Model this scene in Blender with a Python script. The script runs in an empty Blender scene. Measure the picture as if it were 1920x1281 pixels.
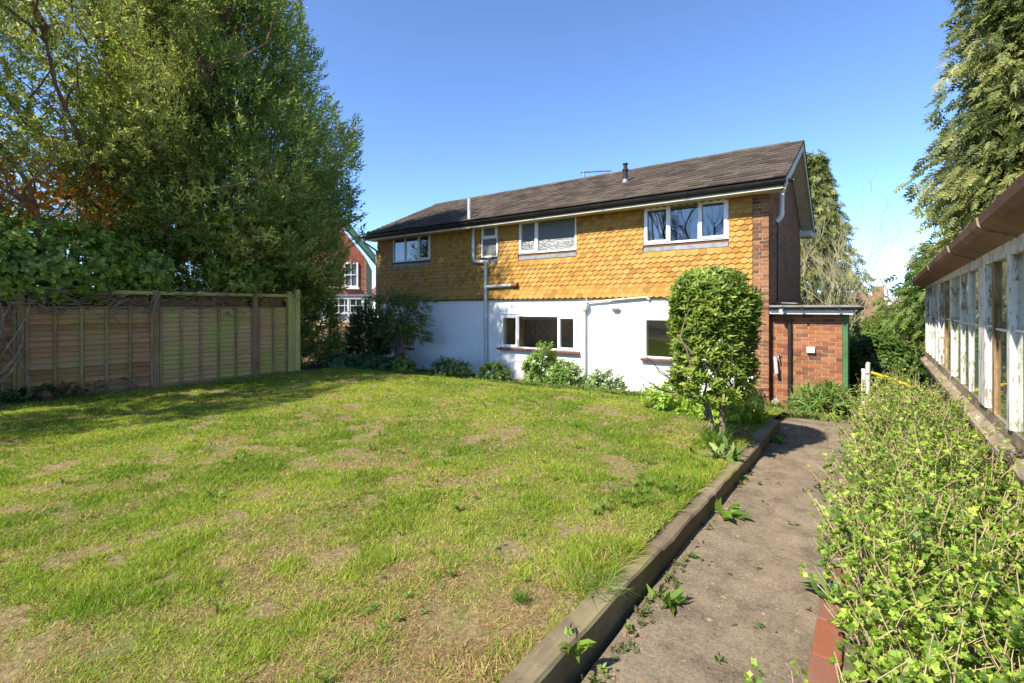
import bpy, math, random
import numpy as np
from mathutils import Vector
random.seed(7); rng = np.random.default_rng(7)
scene = bpy.context.scene
C = scene.collection
EYE = 1.6
# ------------------------------------------------------------------ camera
cam = bpy.data.cameras.new('camera'); camo = bpy.data.objects.new('camera', cam); C.objects.link(camo)
F = 905.0
YAW = math.atan((1615 - 960) / F)
cam.sensor_width = 36; cam.lens = 36 * F / 1920
cam.shift_y = -(640.5 - 577) / 1920
cam.clip_start = 0.05; cam.clip_end = 3000
camo.location = (0, 0, EYE); camo.rotation_euler = (math.pi / 2, 0, YAW)
scene.camera = camo
# ------------------------------------------------------------------ sky, sun, exposure
SUN = Vector((-0.28, -1.0, 1.02)).normalized()          # towards the sun
ELEV = math.asin(SUN.z); AZ = math.atan2(SUN.x, SUN.y)
w = bpy.data.worlds.new('World'); scene.world = w; w.use_nodes = True
nt = w.node_tree
sky = nt.nodes.new('ShaderNodeTexSky'); sky.sky_type = 'NISHITA'; sky.sun_disc = False
sky.sun_elevation = ELEV; sky.sun_rotation = AZ; sky.altitude = 50
sky.air_density = 0.6; sky.dust_density = 0.15; sky.ozone_density = 6.2
bg = nt.nodes['Background']; bg.inputs[1].default_value = 0.145
nt.links.new(sky.outputs[0], bg.inputs[0])
sl = bpy.data.lights.new('sun', 'SUN'); sl.energy = 4.25; sl.angle = math.radians(0.53); sl.color = (1.0, 0.93, 0.80)
so = bpy.data.objects.new('sun', sl); C.objects.link(so)
so.rotation_euler = (-SUN).to_track_quat('-Z', 'Y').to_euler()
scene.view_settings.view_transform = 'Standard'; scene.view_settings.look = 'None'
scene.view_settings.gamma = 1; scene.view_settings.exposure = 1.38
scene.cycles.max_bounces = 8; scene.cycles.transparent_max_bounces = 16
scene.cycles.caustics_reflective = False; scene.cycles.caustics_refractive = False

# ------------------------------------------------------------------ numeric helpers
_tab = rng.random((64, 64, 64)).astype(np.float32)
def n3(x, y, z):
    x, y, z = np.broadcast_arrays(np.asarray(x, float), np.asarray(y, float), np.asarray(z, float))
    xi, yi, zi = np.floor(x).astype(int), np.floor(y).astype(int), np.floor(z).astype(int)
    fx, fy, fz = x - xi, y - yi, z - zi
    fx, fy, fz = [t * t * (3 - 2 * t) for t in (fx, fy, fz)]
    r = 0
    for a in (0, 1):
        for b in (0, 1):
            for c in (0, 1):
                r = r + _tab[(xi + a) % 64, (yi + b) % 64, (zi + c) % 64] * (fx if a else 1 - fx) * (fy if b else 1 - fy) * (fz if c else 1 - fz)
    return r
def fbm(x, y, z=0.0, o=3):
    r, a, t = 0, 1.0, 0
    for k in range(o):
        s = 2 ** k
        r = r + a * n3(np.asarray(x) * s + 13 * k, np.asarray(y) * s + 7 * k, np.asarray(z) * s + 3 * k); t += a; a *= .5
    return r / t
def sstep(a, b, x):
    t = np.clip((np.asarray(x, float) - a) / (b - a), 0, 1); return t * t * (3 - 2 * t)
def base_z(x, y):          # broad shape of the garden beyond the lawn
    x = np.asarray(x, float); y = np.asarray(y, float)
    return -.35 - 1.3 * sstep(14, 32, y) - .25 * sstep(-14, -18, x)
def lawn_z(x, y):
    x = np.asarray(x, float); y = np.asarray(y, float)
    L = .14 - .14 * np.clip((-1 - x) / 10.5, 0, 1) + .09 * (fbm(x * .55, y * .55, 2.0) - .5) + (.045 * (fbm(x * 2.3, y * 2.3, 7.0, 2) - .5) + .03 * (fbm(x * 6.5, y * 6.5, 3.0, 2) - .5)) * sstep(-1.0, -1.5, x)
    t = sstep(7.3, 10.3, y)
    return L * (1 - t) + base_z(x, y) * t
def path_z(x, y):
    t = sstep(7.5, 10.4, y)
    return 0 * (1 - t) + base_z(x, y) * t + .03 * (fbm(np.asarray(x) * 1.6, np.asarray(y) * 1.6, 5.) - .5)
def ground_z(x, y):
    x = np.asarray(x, float)
    t = sstep(-1.5, -1.15, x)
    return (lawn_z(x, y) - .02) * (1 - t) + (path_z(x, y) - .015) * t
def gz(x, y): return float(ground_z(x, y))

# ------------------------------------------------------------------ object helpers
def W(o):
    v = Vector((0, 0, 0))
    while o is not None:
        v = v + o.location; o = o.parent
    return v
def link(name, data, parent=None):
    o = bpy.data.objects.new(name, data); C.objects.link(o)
    if parent is not None: o.parent = parent
    return o
def thing(name, label, cat, loc, group=None):
    o = link(name, None); o.location = loc; o.empty_display_size = .2
    o['label'] = label; o['category'] = cat
    if group: o['group'] = group
    return o
def tag(o, label, cat, group=None):
    o['label'] = label; o['category'] = cat
    if group: o['group'] = group
    return o
class MB:
    def __init__(s): s.v = []; s.f = []
    def face(s, pts):
        n = len(s.v); s.v += [tuple(p) for p in pts]; s.f.append(tuple(range(n, n + len(pts)))); return s
    def box(s, x0, x1, y0, y1, z0, z1):
        n = len(s.v)
        s.v += [(x0, y0, z0), (x1, y0, z0), (x1, y1, z0), (x0, y1, z0), (x0, y0, z1), (x1, y0, z1), (x1, y1, z1), (x0, y1, z1)]
        for q in ((0, 3, 2, 1), (4, 5, 6, 7), (0, 1, 5, 4), (1, 2, 6, 5), (2, 3, 7, 6), (3, 0, 4, 7)): s.f.append(tuple(n + k for k in q))
        return s
    def obox(s, o, ax, ay, az):           # corner o and three edge vectors (right handed)
        o, ax, ay, az = map(Vector, (o, ax, ay, az)); n = len(s.v)
        for c in (o, o + ax, o + ax + ay, o + ay): s.v.append(tuple(c))
        for c in (o, o + ax, o + ax + ay, o + ay): s.v.append(tuple(c + az))
        for q in ((0, 3, 2, 1), (4, 5, 6, 7), (0, 1, 5, 4), (1, 2, 6, 5), (2, 3, 7, 6), (3, 0, 4, 7)): s.f.append(tuple(n + k for k in q))
        return s
    def sweep(s, prof, a, b):             # closed 2-D profile in (y,z) swept along x, prof counter-clockwise seen from +x
        n = len(s.v); m = len(prof)
        for x in (a, b): s.v += [(x, p[0], p[1]) for p in prof]
        for k in range(m):
            j = (k + 1) % m; s.f.append((n + k, n + j, n + m + j, n + m + k)) if b < a else s.f.append((n + k, n + m + k, n + m + j, n + j))
        s.f.append(tuple(n + k for k in range(m)) if b < a else tuple(n + k for k in reversed(range(m))))
        s.f.append(tuple(n + m + k for k in reversed(range(m))) if b < a else tuple(n + m + k for k in range(m)))
        return s
    def tube(s, pts, rad, n=8, cap=True):
        pts = [Vector(p) for p in pts]
        if not hasattr(rad, '__len__'): rad = [rad] * len(pts)
        base = len(s.v); u = None
        for i, p in enumerate(pts):
            t = (pts[min(i + 1, len(pts) - 1)] - pts[max(i - 1, 0)]).normalized()
            if u is None: u = t.orthogonal().normalized()
            u = (u - t * u.dot(t)); u = u.normalized() if u.length > 1e-6 else t.orthogonal().normalized()
            w_ = t.cross(u)
            for k in range(n):
                a = 2 * math.pi * k / n; s.v.append(tuple(p + (u * math.cos(a) + w_ * math.sin(a)) * rad[i]))
        for i in range(len(pts) - 1):
            for k in range(n):
                a = base + i * n + k; b = base + i * n + (k + 1) % n; s.f.append((a, b, b + n, a + n))
        if cap:
            s.f.append(tuple(base + k for k in reversed(range(n)))); e = base + (len(pts) - 1) * n; s.f.append(tuple(e + k for k in range(n)))
        return s
    def weld(s):
        d = {}; mp = []; nv = []
        for v in s.v:
            k = tuple(round(c, 5) for c in v)
            if k not in d: d[k] = len(nv); nv.append(v)
            mp.append(d[k])
        s.v = nv; s.f = [tuple(mp[i] for i in f) for f in s.f]; return s
    def mesh(s, name, m, off=(0, 0, 0), smooth=False):
        me = bpy.data.meshes.new(name)
        me.from_pydata([(v[0] - off[0], v[1] - off[1], v[2] - off[2]) for v in s.v], [], s.f)
        if m: me.materials.append(m)
        if smooth:
            me.shade_smooth(); me.set_sharp_from_angle(angle=math.radians(40))
        me.update(); return me
    def build(s, name, m, parent=None, smooth=False, kind=None, bevel=0):
        off = W(parent) if parent is not None else (0, 0, 0)
        o = link(name, s.mesh(name, m, off, smooth), parent)
        if kind: o['kind'] = kind
        if bevel:
            b = o.modifiers.new('bevel', 'BEVEL'); b.width = bevel; b.segments = 2; b.limit_method = 'ANGLE'
        return o
def np_mesh(name, V, Fc, m, parent=None, col=None, kind=None, smooth=False):
    """V (n,3), Fc (f,k) index array of k-gons, col (n,3) linear colours"""
    off = np.array(W(parent)) if parent is not None else np.zeros(3)
    V = np.ascontiguousarray(V - off, dtype=np.float32); Fc = np.ascontiguousarray(Fc, dtype=np.int32)
    me = bpy.data.meshes.new(name); nf, k = Fc.shape
    me.vertices.add(len(V)); me.vertices.foreach_set('co', V.ravel())
    me.loops.add(nf * k); me.loops.foreach_set('vertex_index', Fc.ravel())
    me.polygons.add(nf); me.polygons.foreach_set('loop_start', np.arange(0, nf * k, k, dtype=np.int32))
    me.update(calc_edges=True)
    if col is not None:
        a = me.color_attributes.new('Col', 'FLOAT_COLOR', 'POINT')
        c4 = np.ones((len(V), 4), np.float32); c4[:, :3] = col; a.data.foreach_set('color', c4.ravel())
    me.materials.append(m)
    if smooth: me.shade_smooth()
    o = link(name, me, parent)
    if kind: o['kind'] = kind
    return o
def structure(o): o['kind'] = 'structure'; return o

# ------------------------------------------------------------------ materials
class NT:
    def __init__(s, name):
        s.m = bpy.data.materials.new(name); s.m.use_nodes = True; s.t = s.m.node_tree; s.t.nodes.clear()
        s.out = s.t.nodes.new('ShaderNodeOutputMaterial')
    def n(s, typ, ins=None, **kw):
        nd = s.t.nodes.new('ShaderNode' + typ)
        for k, v in kw.items(): setattr(nd, k, v)
        for k, v in (ins or {}).items():
            if isinstance(v, bpy.types.NodeSocket): s.t.links.new(v, nd.inputs[k])
            else: nd.inputs[k].default_value = v
        return nd
    def pos(s, scale=(1, 1, 1)):
        g = s.n('NewGeometry'); mp = s.n('Mapping', {'Vector': g.outputs['Position'], 'Scale': scale}); return mp.outputs[0]
    def noise(s, scale, detail=4, rough=.6, vec=None, dist=0):
        return s.n('TexNoise', {'Vector': vec or s.pos(), 'Scale': scale, 'Detail': detail, 'Roughness': rough, 'Distortion': dist}).outputs[0]
    def ramp(s, fac, stops):
        r = s.n('ValToRGB', {'Fac': fac}); e = r.color_ramp.elements
        while len(e) < len(stops): e.new(.5)
        for k, (p, c) in enumerate(stops): e[k].position = p; e[k].color = (*c, 1) if len(c) == 3 else c
        return r.outputs[0]
    def mix(s, f, a, b, typ='MIX'):
        nd = s.n('Mix', data_type='RGBA', blend_type=typ)
        for k, v in ((0, f), (6, a), (7, b)):
            if isinstance(v, bpy.types.NodeSocket): s.t.links.new(v, nd.inputs[k])
            else: nd.inputs[k].default_value = (*v, 1) if hasattr(v, '__len__') and len(v) == 3 else v
        return nd.outputs[2]
    def math(s, op, a, b=0.0):
        nd = s.n('Math', operation=op)
        for k, v in ((0, a), (1, b)):
            if isinstance(v, bpy.types.NodeSocket): s.t.links.new(v, nd.inputs[k])
            else: nd.inputs[k].default_value = v
        return nd.outputs[0]
    def rand(s):           # differs from object to object and from piece to piece in a joined mesh
        return s.math('FRACT', s.math('ADD', s.n('ObjectInfo').outputs['Random'], s.n('NewGeometry').outputs['Random Per Island']))
    def bump(s, h, strength=.3, dist=.01):
        return s.n('Bump', {'Height': h, 'Strength': strength, 'Distance': dist}).outputs[0]
    def pbr(s, col, rough=.7, normal=None, spec=.5, metal=0.0, trans=None):
        ins = {'Base Color': (*col, 1) if not isinstance(col, bpy.types.NodeSocket) else col, 'Roughness': rough, 'Specular IOR Level': spec, 'Metallic': metal}
        if normal is not None: ins['Normal'] = normal
        p = s.n('BsdfPrincipled', ins).outputs[0]
        if trans is not None:
            tr = s.n('BsdfTranslucent', {'Color': trans}).outputs[0]
            p = s.n('MixShader', {0: .45, 1: p, 2: tr}).outputs[0]
        s.t.links.new(p, s.out.inputs[0]); return s.m
def plain(name, a, b, scale=3, rough=.6, bump=.15, bscale=40, spec=.4, stops=(.35, .65), stretch=(1, 1, 1), metal=0.0):
    t = NT(name); v = t.pos(stretch)
    c = t.ramp(t.noise(scale, 5, .65, v), [(stops[0], a), (stops[1], b)])
    return t.pbr(c, rough, t.bump(t.noise(bscale, 3, .6, v), bump, .004) if bump else None, spec, metal)
def pieces(name, stops, scale=6, rough=.8, dirt=(.1, .09, .07), dirt_amt=.5, bscale=60, bump=.4, spec=.25, dirt_scale=1.2, jit=.35):
    """brick, tile or board: base colour differs from piece to piece; weathering over the top"""
    t = NT(name); c = t.ramp(t.rand(), stops)
    c = t.mix(t.math('MULTIPLY', t.noise(scale, 4, .7), jit), c, t.mix(.5, c, (.02, .02, .02)), 'MIX')
    d = t.ramp(t.noise(dirt_scale, 6, .7), [(.5, (0, 0, 0)), (.75, (1, 1, 1))])
    c = t.mix(t.math('MULTIPLY', d, dirt_amt), c, dirt)
    return t.pbr(c, rough, t.bump(t.noise(bscale, 4, .7), bump, .006), spec)
def leafmat(name, tint=1.0, rough=.5, spec=.35):
    t = NT(name); a = t.n('VertexColor', layer_name='Col').outputs[0]
    r = t.n('NewGeometry').outputs['Random Per Island']
    v = t.n('MapRange', {0: r, 3: .65, 4: 1.4}).outputs[0]
    hsv = t.n('HueSaturation', {'Color': a, 'Value': v, 'Saturation': 1.0}).outputs[0]
    tr = t.n('HueSaturation', {'Color': hsv, 'Value': 1.25, 'Saturation': 1.1}).outputs[0]
    return t.pbr(hsv, rough, None, spec, trans=tr)
def glassmat(name, tint=(.95, .97, .96), ior=1.75, rough=0.0, dirt=0.0):
    t = NT(name)
    f0 = ((ior - 1) / (ior + 1)) ** 2; fa = t.n('LayerWeight', {'Blend': .5}).outputs['Facing']
    fr = t.math('ADD', f0, t.math('MULTIPLY', 1 - f0, t.math('POWER', fa, 5.0)))
    tr = t.n('BsdfTransparent', {'Color': (*tint, 1)}).outputs[0]
    nb = t.bump(t.noise(.9, 2), .03, .02)
    gl = t.n('BsdfGlossy', {'Color': (1, 1, 1, 1), 'Roughness': rough, 'Normal': nb}).outputs[0]
    s = t.n('MixShader', {0: fr, 1: tr, 2: gl}).outputs[0]
    if dirt:
        d = t.ramp(t.noise(3.0, 6, .75), [(.3, (.3, .3, .3)), (.7, (1, 1, 1))])
        df = t.n('BsdfDiffuse', {'Color': (.30, .32, .24, 1)}).outputs[0]
        s = t.n('MixShader', {0: t.math('MULTIPLY', d, dirt), 1: s, 2: df}).outputs[0]
    t.t.links.new(s, t.out.inputs[0]); return t.m

M = {}
# white rendered wall: masonry paint, faint stains
t = NT('white_render'); c = t.ramp(t.noise(.9, 6, .7), [(.35, (.80, .81, .80)), (.7, (.74, .74, .70))])
sp = t.ramp(t.noise(22, 3, .7), [(.70, (0, 0, 0)), (.78, (1, 1, 1))])
c = t.mix(t.math('MULTIPLY', sp, .25), c, (.42, .42, .40))
drip = t.ramp(t.noise(3, 6, .7, t.pos((2.5, 1, .18))), [(.58, (0, 0, 0)), (.75, (1, 1, 1))]); c = t.mix(t.math('MULTIPLY', drip, .35), c, (.46, .45, .40))
M['render'] = t.pbr(c, .85, t.bump(t.noise(90, 4, .7), .5, .006), .2)
M['tile'] = pieces('orange_wall_tile', [(0, (.27, .125, .022)), (.2, (.34, .175, .030)), (.5, (.37, .205, .040)), (.8, (.40, .235, .055)), (.95, (.37, .215, .06)), (1, (.29, .135, .027))], 14, .75, (.33, .25, .13), .35, 90, .25, .3, .8, .18)
M['tileback'] = plain('tile_backing', (.10, .05, .02), (.13, .06, .02), 4, .9)
M['brick'] = pieces('red_brown_brick', [(0, (.10, .052, .036)), (.2, (.19, .082, .044)), (.45, (.27, .115, .055)), (.7, (.31, .145, .07)), (.9, (.24, .09, .05)), (1, (.12, .065, .045))], 18, .9, (.30, .22, .13), .45, 120, .6, .15, 2.5, .5)
M['brickext'] = pieces('orange_red_brick', [(0, (.10, .05, .038)), (.15, (.22, .082, .045)), (.45, (.31, .115, .05)), (.7, (.35, .145, .07)), (.9, (.24, .075, .045)), (1, (.12, .05, .045))], 18, .9, (.36, .21, .10), .4, 120, .6, .15, 2.2, .5)
M['brickfar'] = pieces('gable_brick', [(0, (.16, .09, .06)), (.5, (.30, .155, .085)), (1, (.24, .12, .07))], 18, .9, (.14, .10, .06), .4, 120, .5, .15)
M['brickgh'] = pieces('dark_red_brick', [(0, (.16, .06, .04)), (.5, (.26, .10, .06)), (1, (.20, .075, .05))], 18, .9, (.10, .09, .07), .5, 120, .6, .15)
M['brickpave'] = pieces('red_paver', [(0, (.20, .062, .036)), (.5, (.25, .08, .042)), (1, (.19, .095, .065))], 12, .9, (.19, .155, .12), .75, 90, .6, .15, 4)
M['brickhouse'] = pieces('neighbour_brick', [(0, (.26, .08, .05)), (.5, (.36, .12, .07)), (1, (.42, .15, .09))], 12, .9, (.2, .1, .08), .4, 60, .4, .15)
M['mortar'] = plain('mortar', (.40, .33, .22), (.30, .24, .16), 6, .95, .5, 90, .1)
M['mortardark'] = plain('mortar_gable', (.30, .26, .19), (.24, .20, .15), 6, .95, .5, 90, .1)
t = NT('roof_tile'); c = t.ramp(t.rand(), [(0, (.050, .040, .033)), (.5, (.074, .058, .048)), (1, (.105, .084, .068))])
mo = t.ramp(t.noise(1.1, 7, .75), [(.48, (0, 0, 0)), (.72, (1, 1, 1))])
c = t.mix(t.math('MULTIPLY', mo, .5), c, (.15, .125, .085))
ms = t.ramp(t.noise(7, 5, .7), [(.60, (0, 0, 0)), (.7, (1, 1, 1))])
c = t.mix(t.math('MULTIPLY', ms, .5), c, (.10, .095, .035))
M['rooftile'] = t.pbr(c, .95, t.bump(t.noise(50, 5, .75), .9, .012), .1)
M['upvc'] = plain('white_upvc', (.80, .80, .79), (.77, .77, .75), 2, .35, 0, spec=.5)
M['whitewood'] = plain('white_painted_timber', (.74, .74, .72), (.66, .65, .60), 5, .55, .15, 60)
M['maroon'] = plain('maroon_sill_paint', (.085, .03, .024), (.13, .055, .045), 8, .5, .15)
M['lead'] = plain('lead_flashing', (.13, .14, .155), (.24, .25, .27), 7, .55, .3, 25)
M['black'] = plain('black_plastic', (.012, .013, .014), (.028, .029, .03), 6, .4, .05)
M['pipegrey'] = plain('grey_painted_pipe', (.52, .53, .52), (.40, .40, .37), 5, .5, .2, 40)
M['pipewhite'] = plain('cream_painted_pipe', (.70, .69, .63), (.60, .58, .50), 5, .5, .15, 40)
M['fascia'] = plain('dark_fascia_board', (.05, .05, .045), (.09, .085, .07), 4, .6, .2)
M['soffit'] = plain('cream_soffit_board', (.60, .56, .44), (.48, .44, .33), 3, .6, .15, spec=.3)
M['greenwood'] = plain('green_painted_timber', (.035, .11, .04), (.06, .15, .06), 4, .5, .15)
M['greenbarge'] = plain('teal_green_bargeboard', (.02, .16, .11), (.03, .20, .14), 4, .5, .1)
M['felt'] = plain('grey_roof_felt', (.16, .155, .145), (.24, .23, .21), 5, .9, .6, 80)
M['metal'] = plain('aerial_metal', (.35, .36, .37), (.25, .25, .26), 5, .4, 0, metal=.8)
M['glass'] = glassmat('window_glass', (.80, .84, .83), ior=1.85)
M['ghglass'] = glassmat('greenhouse_glass', (.82, .90, .82), 1.6, .02, .22)
t = NT('frosted_glass'); v = t.n('TexVoronoi', {'Vector': t.pos(), 'Scale': 55.0}).outputs[0]
c = t.ramp(t.noise(60, 2), [(.3, (.10, .11, .115)), (.7, (.17, .18, .18))])
M['frost'] = t.pbr(c, .16, t.bump(v, .8, .01), .6)
M['room'] = plain('room_plaster', (.60, .56, .50), (.52, .48, .43), 1, .9, 0)
M['roomwarm'] = plain('kitchen_wall', (.58, .44, .34), (.50, .36, .27), 2, .7, 0)
M['roompane'] = plain('orange_curtain', (.42, .22, .07), (.30, .15, .05), 4, .8, 0)
M['blind'] = plain('cream_blind', (.66, .60, .44), (.60, .54, .40), 3, .8, 0)
M['net'] = plain('pale_curtain', (.55, .55, .53), (.42, .42, .41), 6, .9, 0, stretch=(12, 12, .3))
# timber
def timber(name, stops, algae=0.0, stretch=(1, .12, 1), rough=.85, wear=.35):
    t = NT(name); c = t.ramp(t.rand(), stops); g = t.noise(26, 6, .7, t.pos(stretch), .4)
    c = t.mix(t.math('MULTIPLY', t.ramp(g, [(.35, (0, 0, 0)), (.7, (1, 1, 1))]), .6), c, t.mix(.65, c, (.035, .02, .012)))
    pal = t.ramp(t.noise(1.6, 5, .7), [(.5, (0, 0, 0)), (.72, (1, 1, 1))])
    c = t.mix(t.math('MULTIPLY', pal, wear), c, (.36, .29, .22))
    if algae:
        al = t.ramp(t.noise(1.3, 5, .65, dist=.6), [(.45, (0, 0, 0)), (.62, (1, 1, 1))])
        c = t.mix(t.math('MULTIPLY', al, algae), c, (.32, .34, .07))
    return t.pbr(c, rough, t.bump(g, .5, .006), .15)
M['slat'] = timber('brown_fence_slat', [(0, (.26, .115, .045)), (.35, (.37, .19, .085)), (.75, (.46, .27, .14)), (1, (.45, .18, .06))], .3, wear=.22)
M['slatgreen'] = timber('algae_fence_slat', [(0, (.44, .27, .11)), (.5, (.54, .36, .16)), (1, (.50, .33, .14))], .85)
M['batten'] = timber('fence_batten', [(0, (.26, .155, .075)), (1, (.36, .235, .12))], .3, (1, 1, .12))
M['postgreen'] = timber('green_treated_post', [(0, (.48, .42, .13)), (1, (.56, .49, .17))], .4, (1, 1, .12), .8, .2)
M['darkfence'] = timber('dark_fence_board', [(0, (.07, .05, .035)), (1, (.12, .08, .055))], .1, (1, 1, .12), .9, .1)
M['sleeper'] = timber('timber_edging', [(0, (.155, .12, .08)), (1, (.21, .165, .11))], .25, (1, .07, 1), .9, .45)
M['bark'] = plain('brown_bark', (.10, .07, .048), (.20, .145, .10), 7, .95, .9, 26, .1, stretch=(1, 1, .3))
M['barkred'] = plain('reddish_bark', (.13, .075, .05), (.24, .15, .10), 7, .95, .9, 26, .1, stretch=(1, 1, .3))
M['twig'] = plain('dead_twig', (.17, .12, .08), (.31, .235, .165), 9, .9, .4, 60, .1)
M['barkgrey'] = plain('grey_brown_bark', (.12, .09, .06), (.25, .20, .15), 9, .95, .6, 50, .1, stretch=(1, 1, .4))
M['twigpale'] = plain('straw_coloured_stem', (.26, .185, .10), (.42, .33, .20), 9, .85, .3, 60, .15)
M['twighazel'] = plain('grey_green_stem', (.24, .22, .13), (.36, .33, .20), 9, .85, .2, 60, .15)
M['yellow'] = plain('yellow_plastic', (.75, .47, .015), (.68, .42, .015), 5, .4, 0)
M['whitevent'] = plain('white_plastic_cover', (.80, .80, .78), (.76, .76, .74), 3, .4, 0)
M['lamp'] = plain('cream_bulkhead_lamp', (.58, .55, .42), (.50, .47, .36), 5, .35, 0)
M['foot'] = plain('grey_stone', (.33, .31, .27), (.24, .22, .19), 8, .9, .5, 40)
# peeling white paint over grey wood, with rusty brown stains
t = NT('peeling_white_paint'); pe = t.noise(22, 8, .75, t.pos((1, 1, .22)), .5)
c = t.mix(t.ramp(pe, [(.52, (0, 0, 0)), (.57, (1, 1, 1))]), t.ramp(t.noise(3, 4), [(.4, (.74, .73, .69)), (.7, (.66, .63, .54))]), t.ramp(t.noise(20, 4), [(.4, (.20, .15, .10)), (.7, (.40, .27, .14))]))
M['peel'] = t.pbr(c, .75, t.bump(pe, .5, .006), .25)
t = NT('bare_rotting_post'); pe = t.noise(16, 8, .75, t.pos((1, 1, .18)), .5)
c = t.ramp(pe, [(.36, (.10, .065, .04)), (.50, (.28, .17, .08)), (.58, (.36, .24, .12)), (.63, (.62, .59, .50))])
M['rotpost'] = t.pbr(c, .85, t.bump(pe, .5, .006), .2)
t = NT('rotten_sill_timber'); pe = t.noise(7, 8, .75, t.pos((1, .3, 1)), .5)
c = t.ramp(pe, [(.35, (.11, .085, .06)), (.5, (.24, .19, .13)), (.60, (.30, .25, .17)), (.64, (.62, .60, .54))])
M['rotsill'] = t.pbr(c, .9, t.bump(pe, .6, .008), .15)
t = NT('rusty_brown_gutter'); g = t.noise(2.2, 6, .7, t.pos((1, .5, 1)))
c = t.ramp(g, [(.3, (.13, .06, .04)), (.5, (.23, .105, .065)), (.7, (.31, .18, .12))]); c = t.mix(t.math('MULTIPLY', t.ramp(t.noise(14, 6, .75), [(.5, (0, 0, 0)), (.7, (1, 1, 1))]), .6), c, (.10, .065, .045))
M['rustgutter'] = t.pbr(c, .7, t.bump(t.noise(40, 5), .25, .004), .3)
# ground materials
t = NT('soil'); c = t.ramp(t.noise(4, 8, .75), [(.3, (.065, .045, .03)), (.7, (.15, .11, .075))])
M['soil'] = t.pbr(c, .95, t.bump(t.noise(35, 6, .75), .9, .03), .1)
t = NT('lawn_thatch')
big = t.noise(1.1, 5, .65); fine = t.noise(30, 6, .75)
c = t.ramp(fine, [(.30, (.085, .06, .03)), (.5, (.20, .15, .075)), (.72, (.33, .25, .13))])
gr = t.ramp(big, [(.34, (1, 1, 1)), (.50, (0, 0, 0))])
c = t.mix(t.math('MULTIPLY', gr, .75), c, t.ramp(fine, [(.3, (.055, .10, .014)), (.7, (.16, .21, .035))]))
M['thatch'] = t.pbr(c, .95, t.bump(fine, .8, .02), .1)
t = NT('dirty_concrete_path'); big = t.noise(3.2, 9, .80, dist=.1); fine = t.noise(70, 6, .8)
c = t.ramp(big, [(.33, (.050, .038, .024)), (.42, (.12, .092, .062)), (.52, (.22, .170, .115)), (.70, (.33, .265, .19))])
ms = t.ramp(t.noise(5, 5, .7), [(.58, (0, 0, 0)), (.72, (1, 1, 1))]); c = t.mix(t.math('MULTIPLY', ms, .6), c, (.070, .065, .028))
c = t.mix(.42, c, t.ramp(fine, [(.34, (.035, .026, .017)), (.5, (.20, .155, .11)), (.68, (.40, .33, .25))]))
vo = t.n('TexVoronoi', {'Vector': t.pos(), 'Scale': 34.0}).outputs[0]
st = t.math('MULTIPLY', t.ramp(vo, [(.10, (1, 1, 1)), (.16, (0, 0, 0))]), t.ramp(t.noise(9, 2), [(.5, (0, 0, 0)), (.56, (1, 1, 1))]))
c = t.mix(t.math('MULTIPLY', st, .3), c, (.38, .32, .25))
M['path'] = t.pbr(c, .95, t.bump(t.math('ADD', fine, t.math('MULTIPLY', big, .8)), .7, .015), .1)
M['stone'] = pieces('pebble', [(0, (.10, .075, .05)), (.6, (.18, .145, .105)), (1, (.32, .27, .21))], 20, .9)
M['deadleaf'] = pieces('dead_leaf', [(0, (.18, .09, .04)), (.6, (.30, .17, .08)), (1, (.42, .30, .17))], 20, .8)
M['leaf'] = leafmat('leaves'); M['leafgloss'] = leafmat('glossy_leaves', rough=.45, spec=.35)
M['grass'] = leafmat('grass_blades', rough=.6, spec=.2)

# ------------------------------------------------------------------ ground
def axis(lo, hi, dlo, dhi, step):
    a = list(np.arange(dlo, dhi + 1e-6, step)); s = step
    x = dhi
    while x < hi: s *= 1.35; x += s; a.append(x)
    x = dlo; s = step; b = []
    while x > lo: s *= 1.35; x -= s; b.append(x)
    return np.array(b[::-1] + a)
def edging_x(y): return -1.005 + .030 * (np.asarray(y) - 1.8)
def sheet(name, xs, ys, fz, m, kind='structure', clip=False):
    X, Y = np.meshgrid(xs, ys)
    if clip: X = np.minimum(X, edging_x(Y) - .117)
    V = np.stack([X.ravel(), Y.ravel(), fz(X, Y).ravel()], 1)
    nx = len(xs); i, j = np.meshgrid(np.arange(nx - 1), np.arange(len(ys) - 1)); a = (j * nx + i).ravel()
    return np_mesh(name, V, np.stack([a, a + 1, a + nx + 1, a + nx], 1), m, kind=kind, smooth=True)
def low(x, y):
    z = ground_z(x, y) - .03
    return z
sheet('ground', axis(-900, 900, -16, 4, .25), axis(-900, 900, -4, 16, .25), low, M['soil'])
def lawn_edge(x):      # where the lawn gives way to the bed below the house
    return 8.1 + .35 * np.sin(np.asarray(x) * .9) + .1 * np.asarray(x) * 0
sheet('lawn', np.arange(-11.45, -.80, .06), np.arange(-3, 8.9, .06), lambda x, y: lawn_z(x, y), M['thatch'], clip=True)
sheet('path', np.linspace(-.965, .02, 20), np.arange(-2, 9.6, .08), lambda x, y: path_z(x, y) + .004, M['path'])
far = NT('meadow'); cc = far.ramp(far.noise(.3, 6, .7), [(.3, (.05, .08, .02)), (.7, (.12, .14, .05))]); M['meadow'] = far.pbr(cc, .95)
sheet('verge', np.arange(-60, 60.1, 2.0), np.arange(18, 120, 2.0), lambda x, y: base_z(x, y) + .02, M['meadow'])

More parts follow.
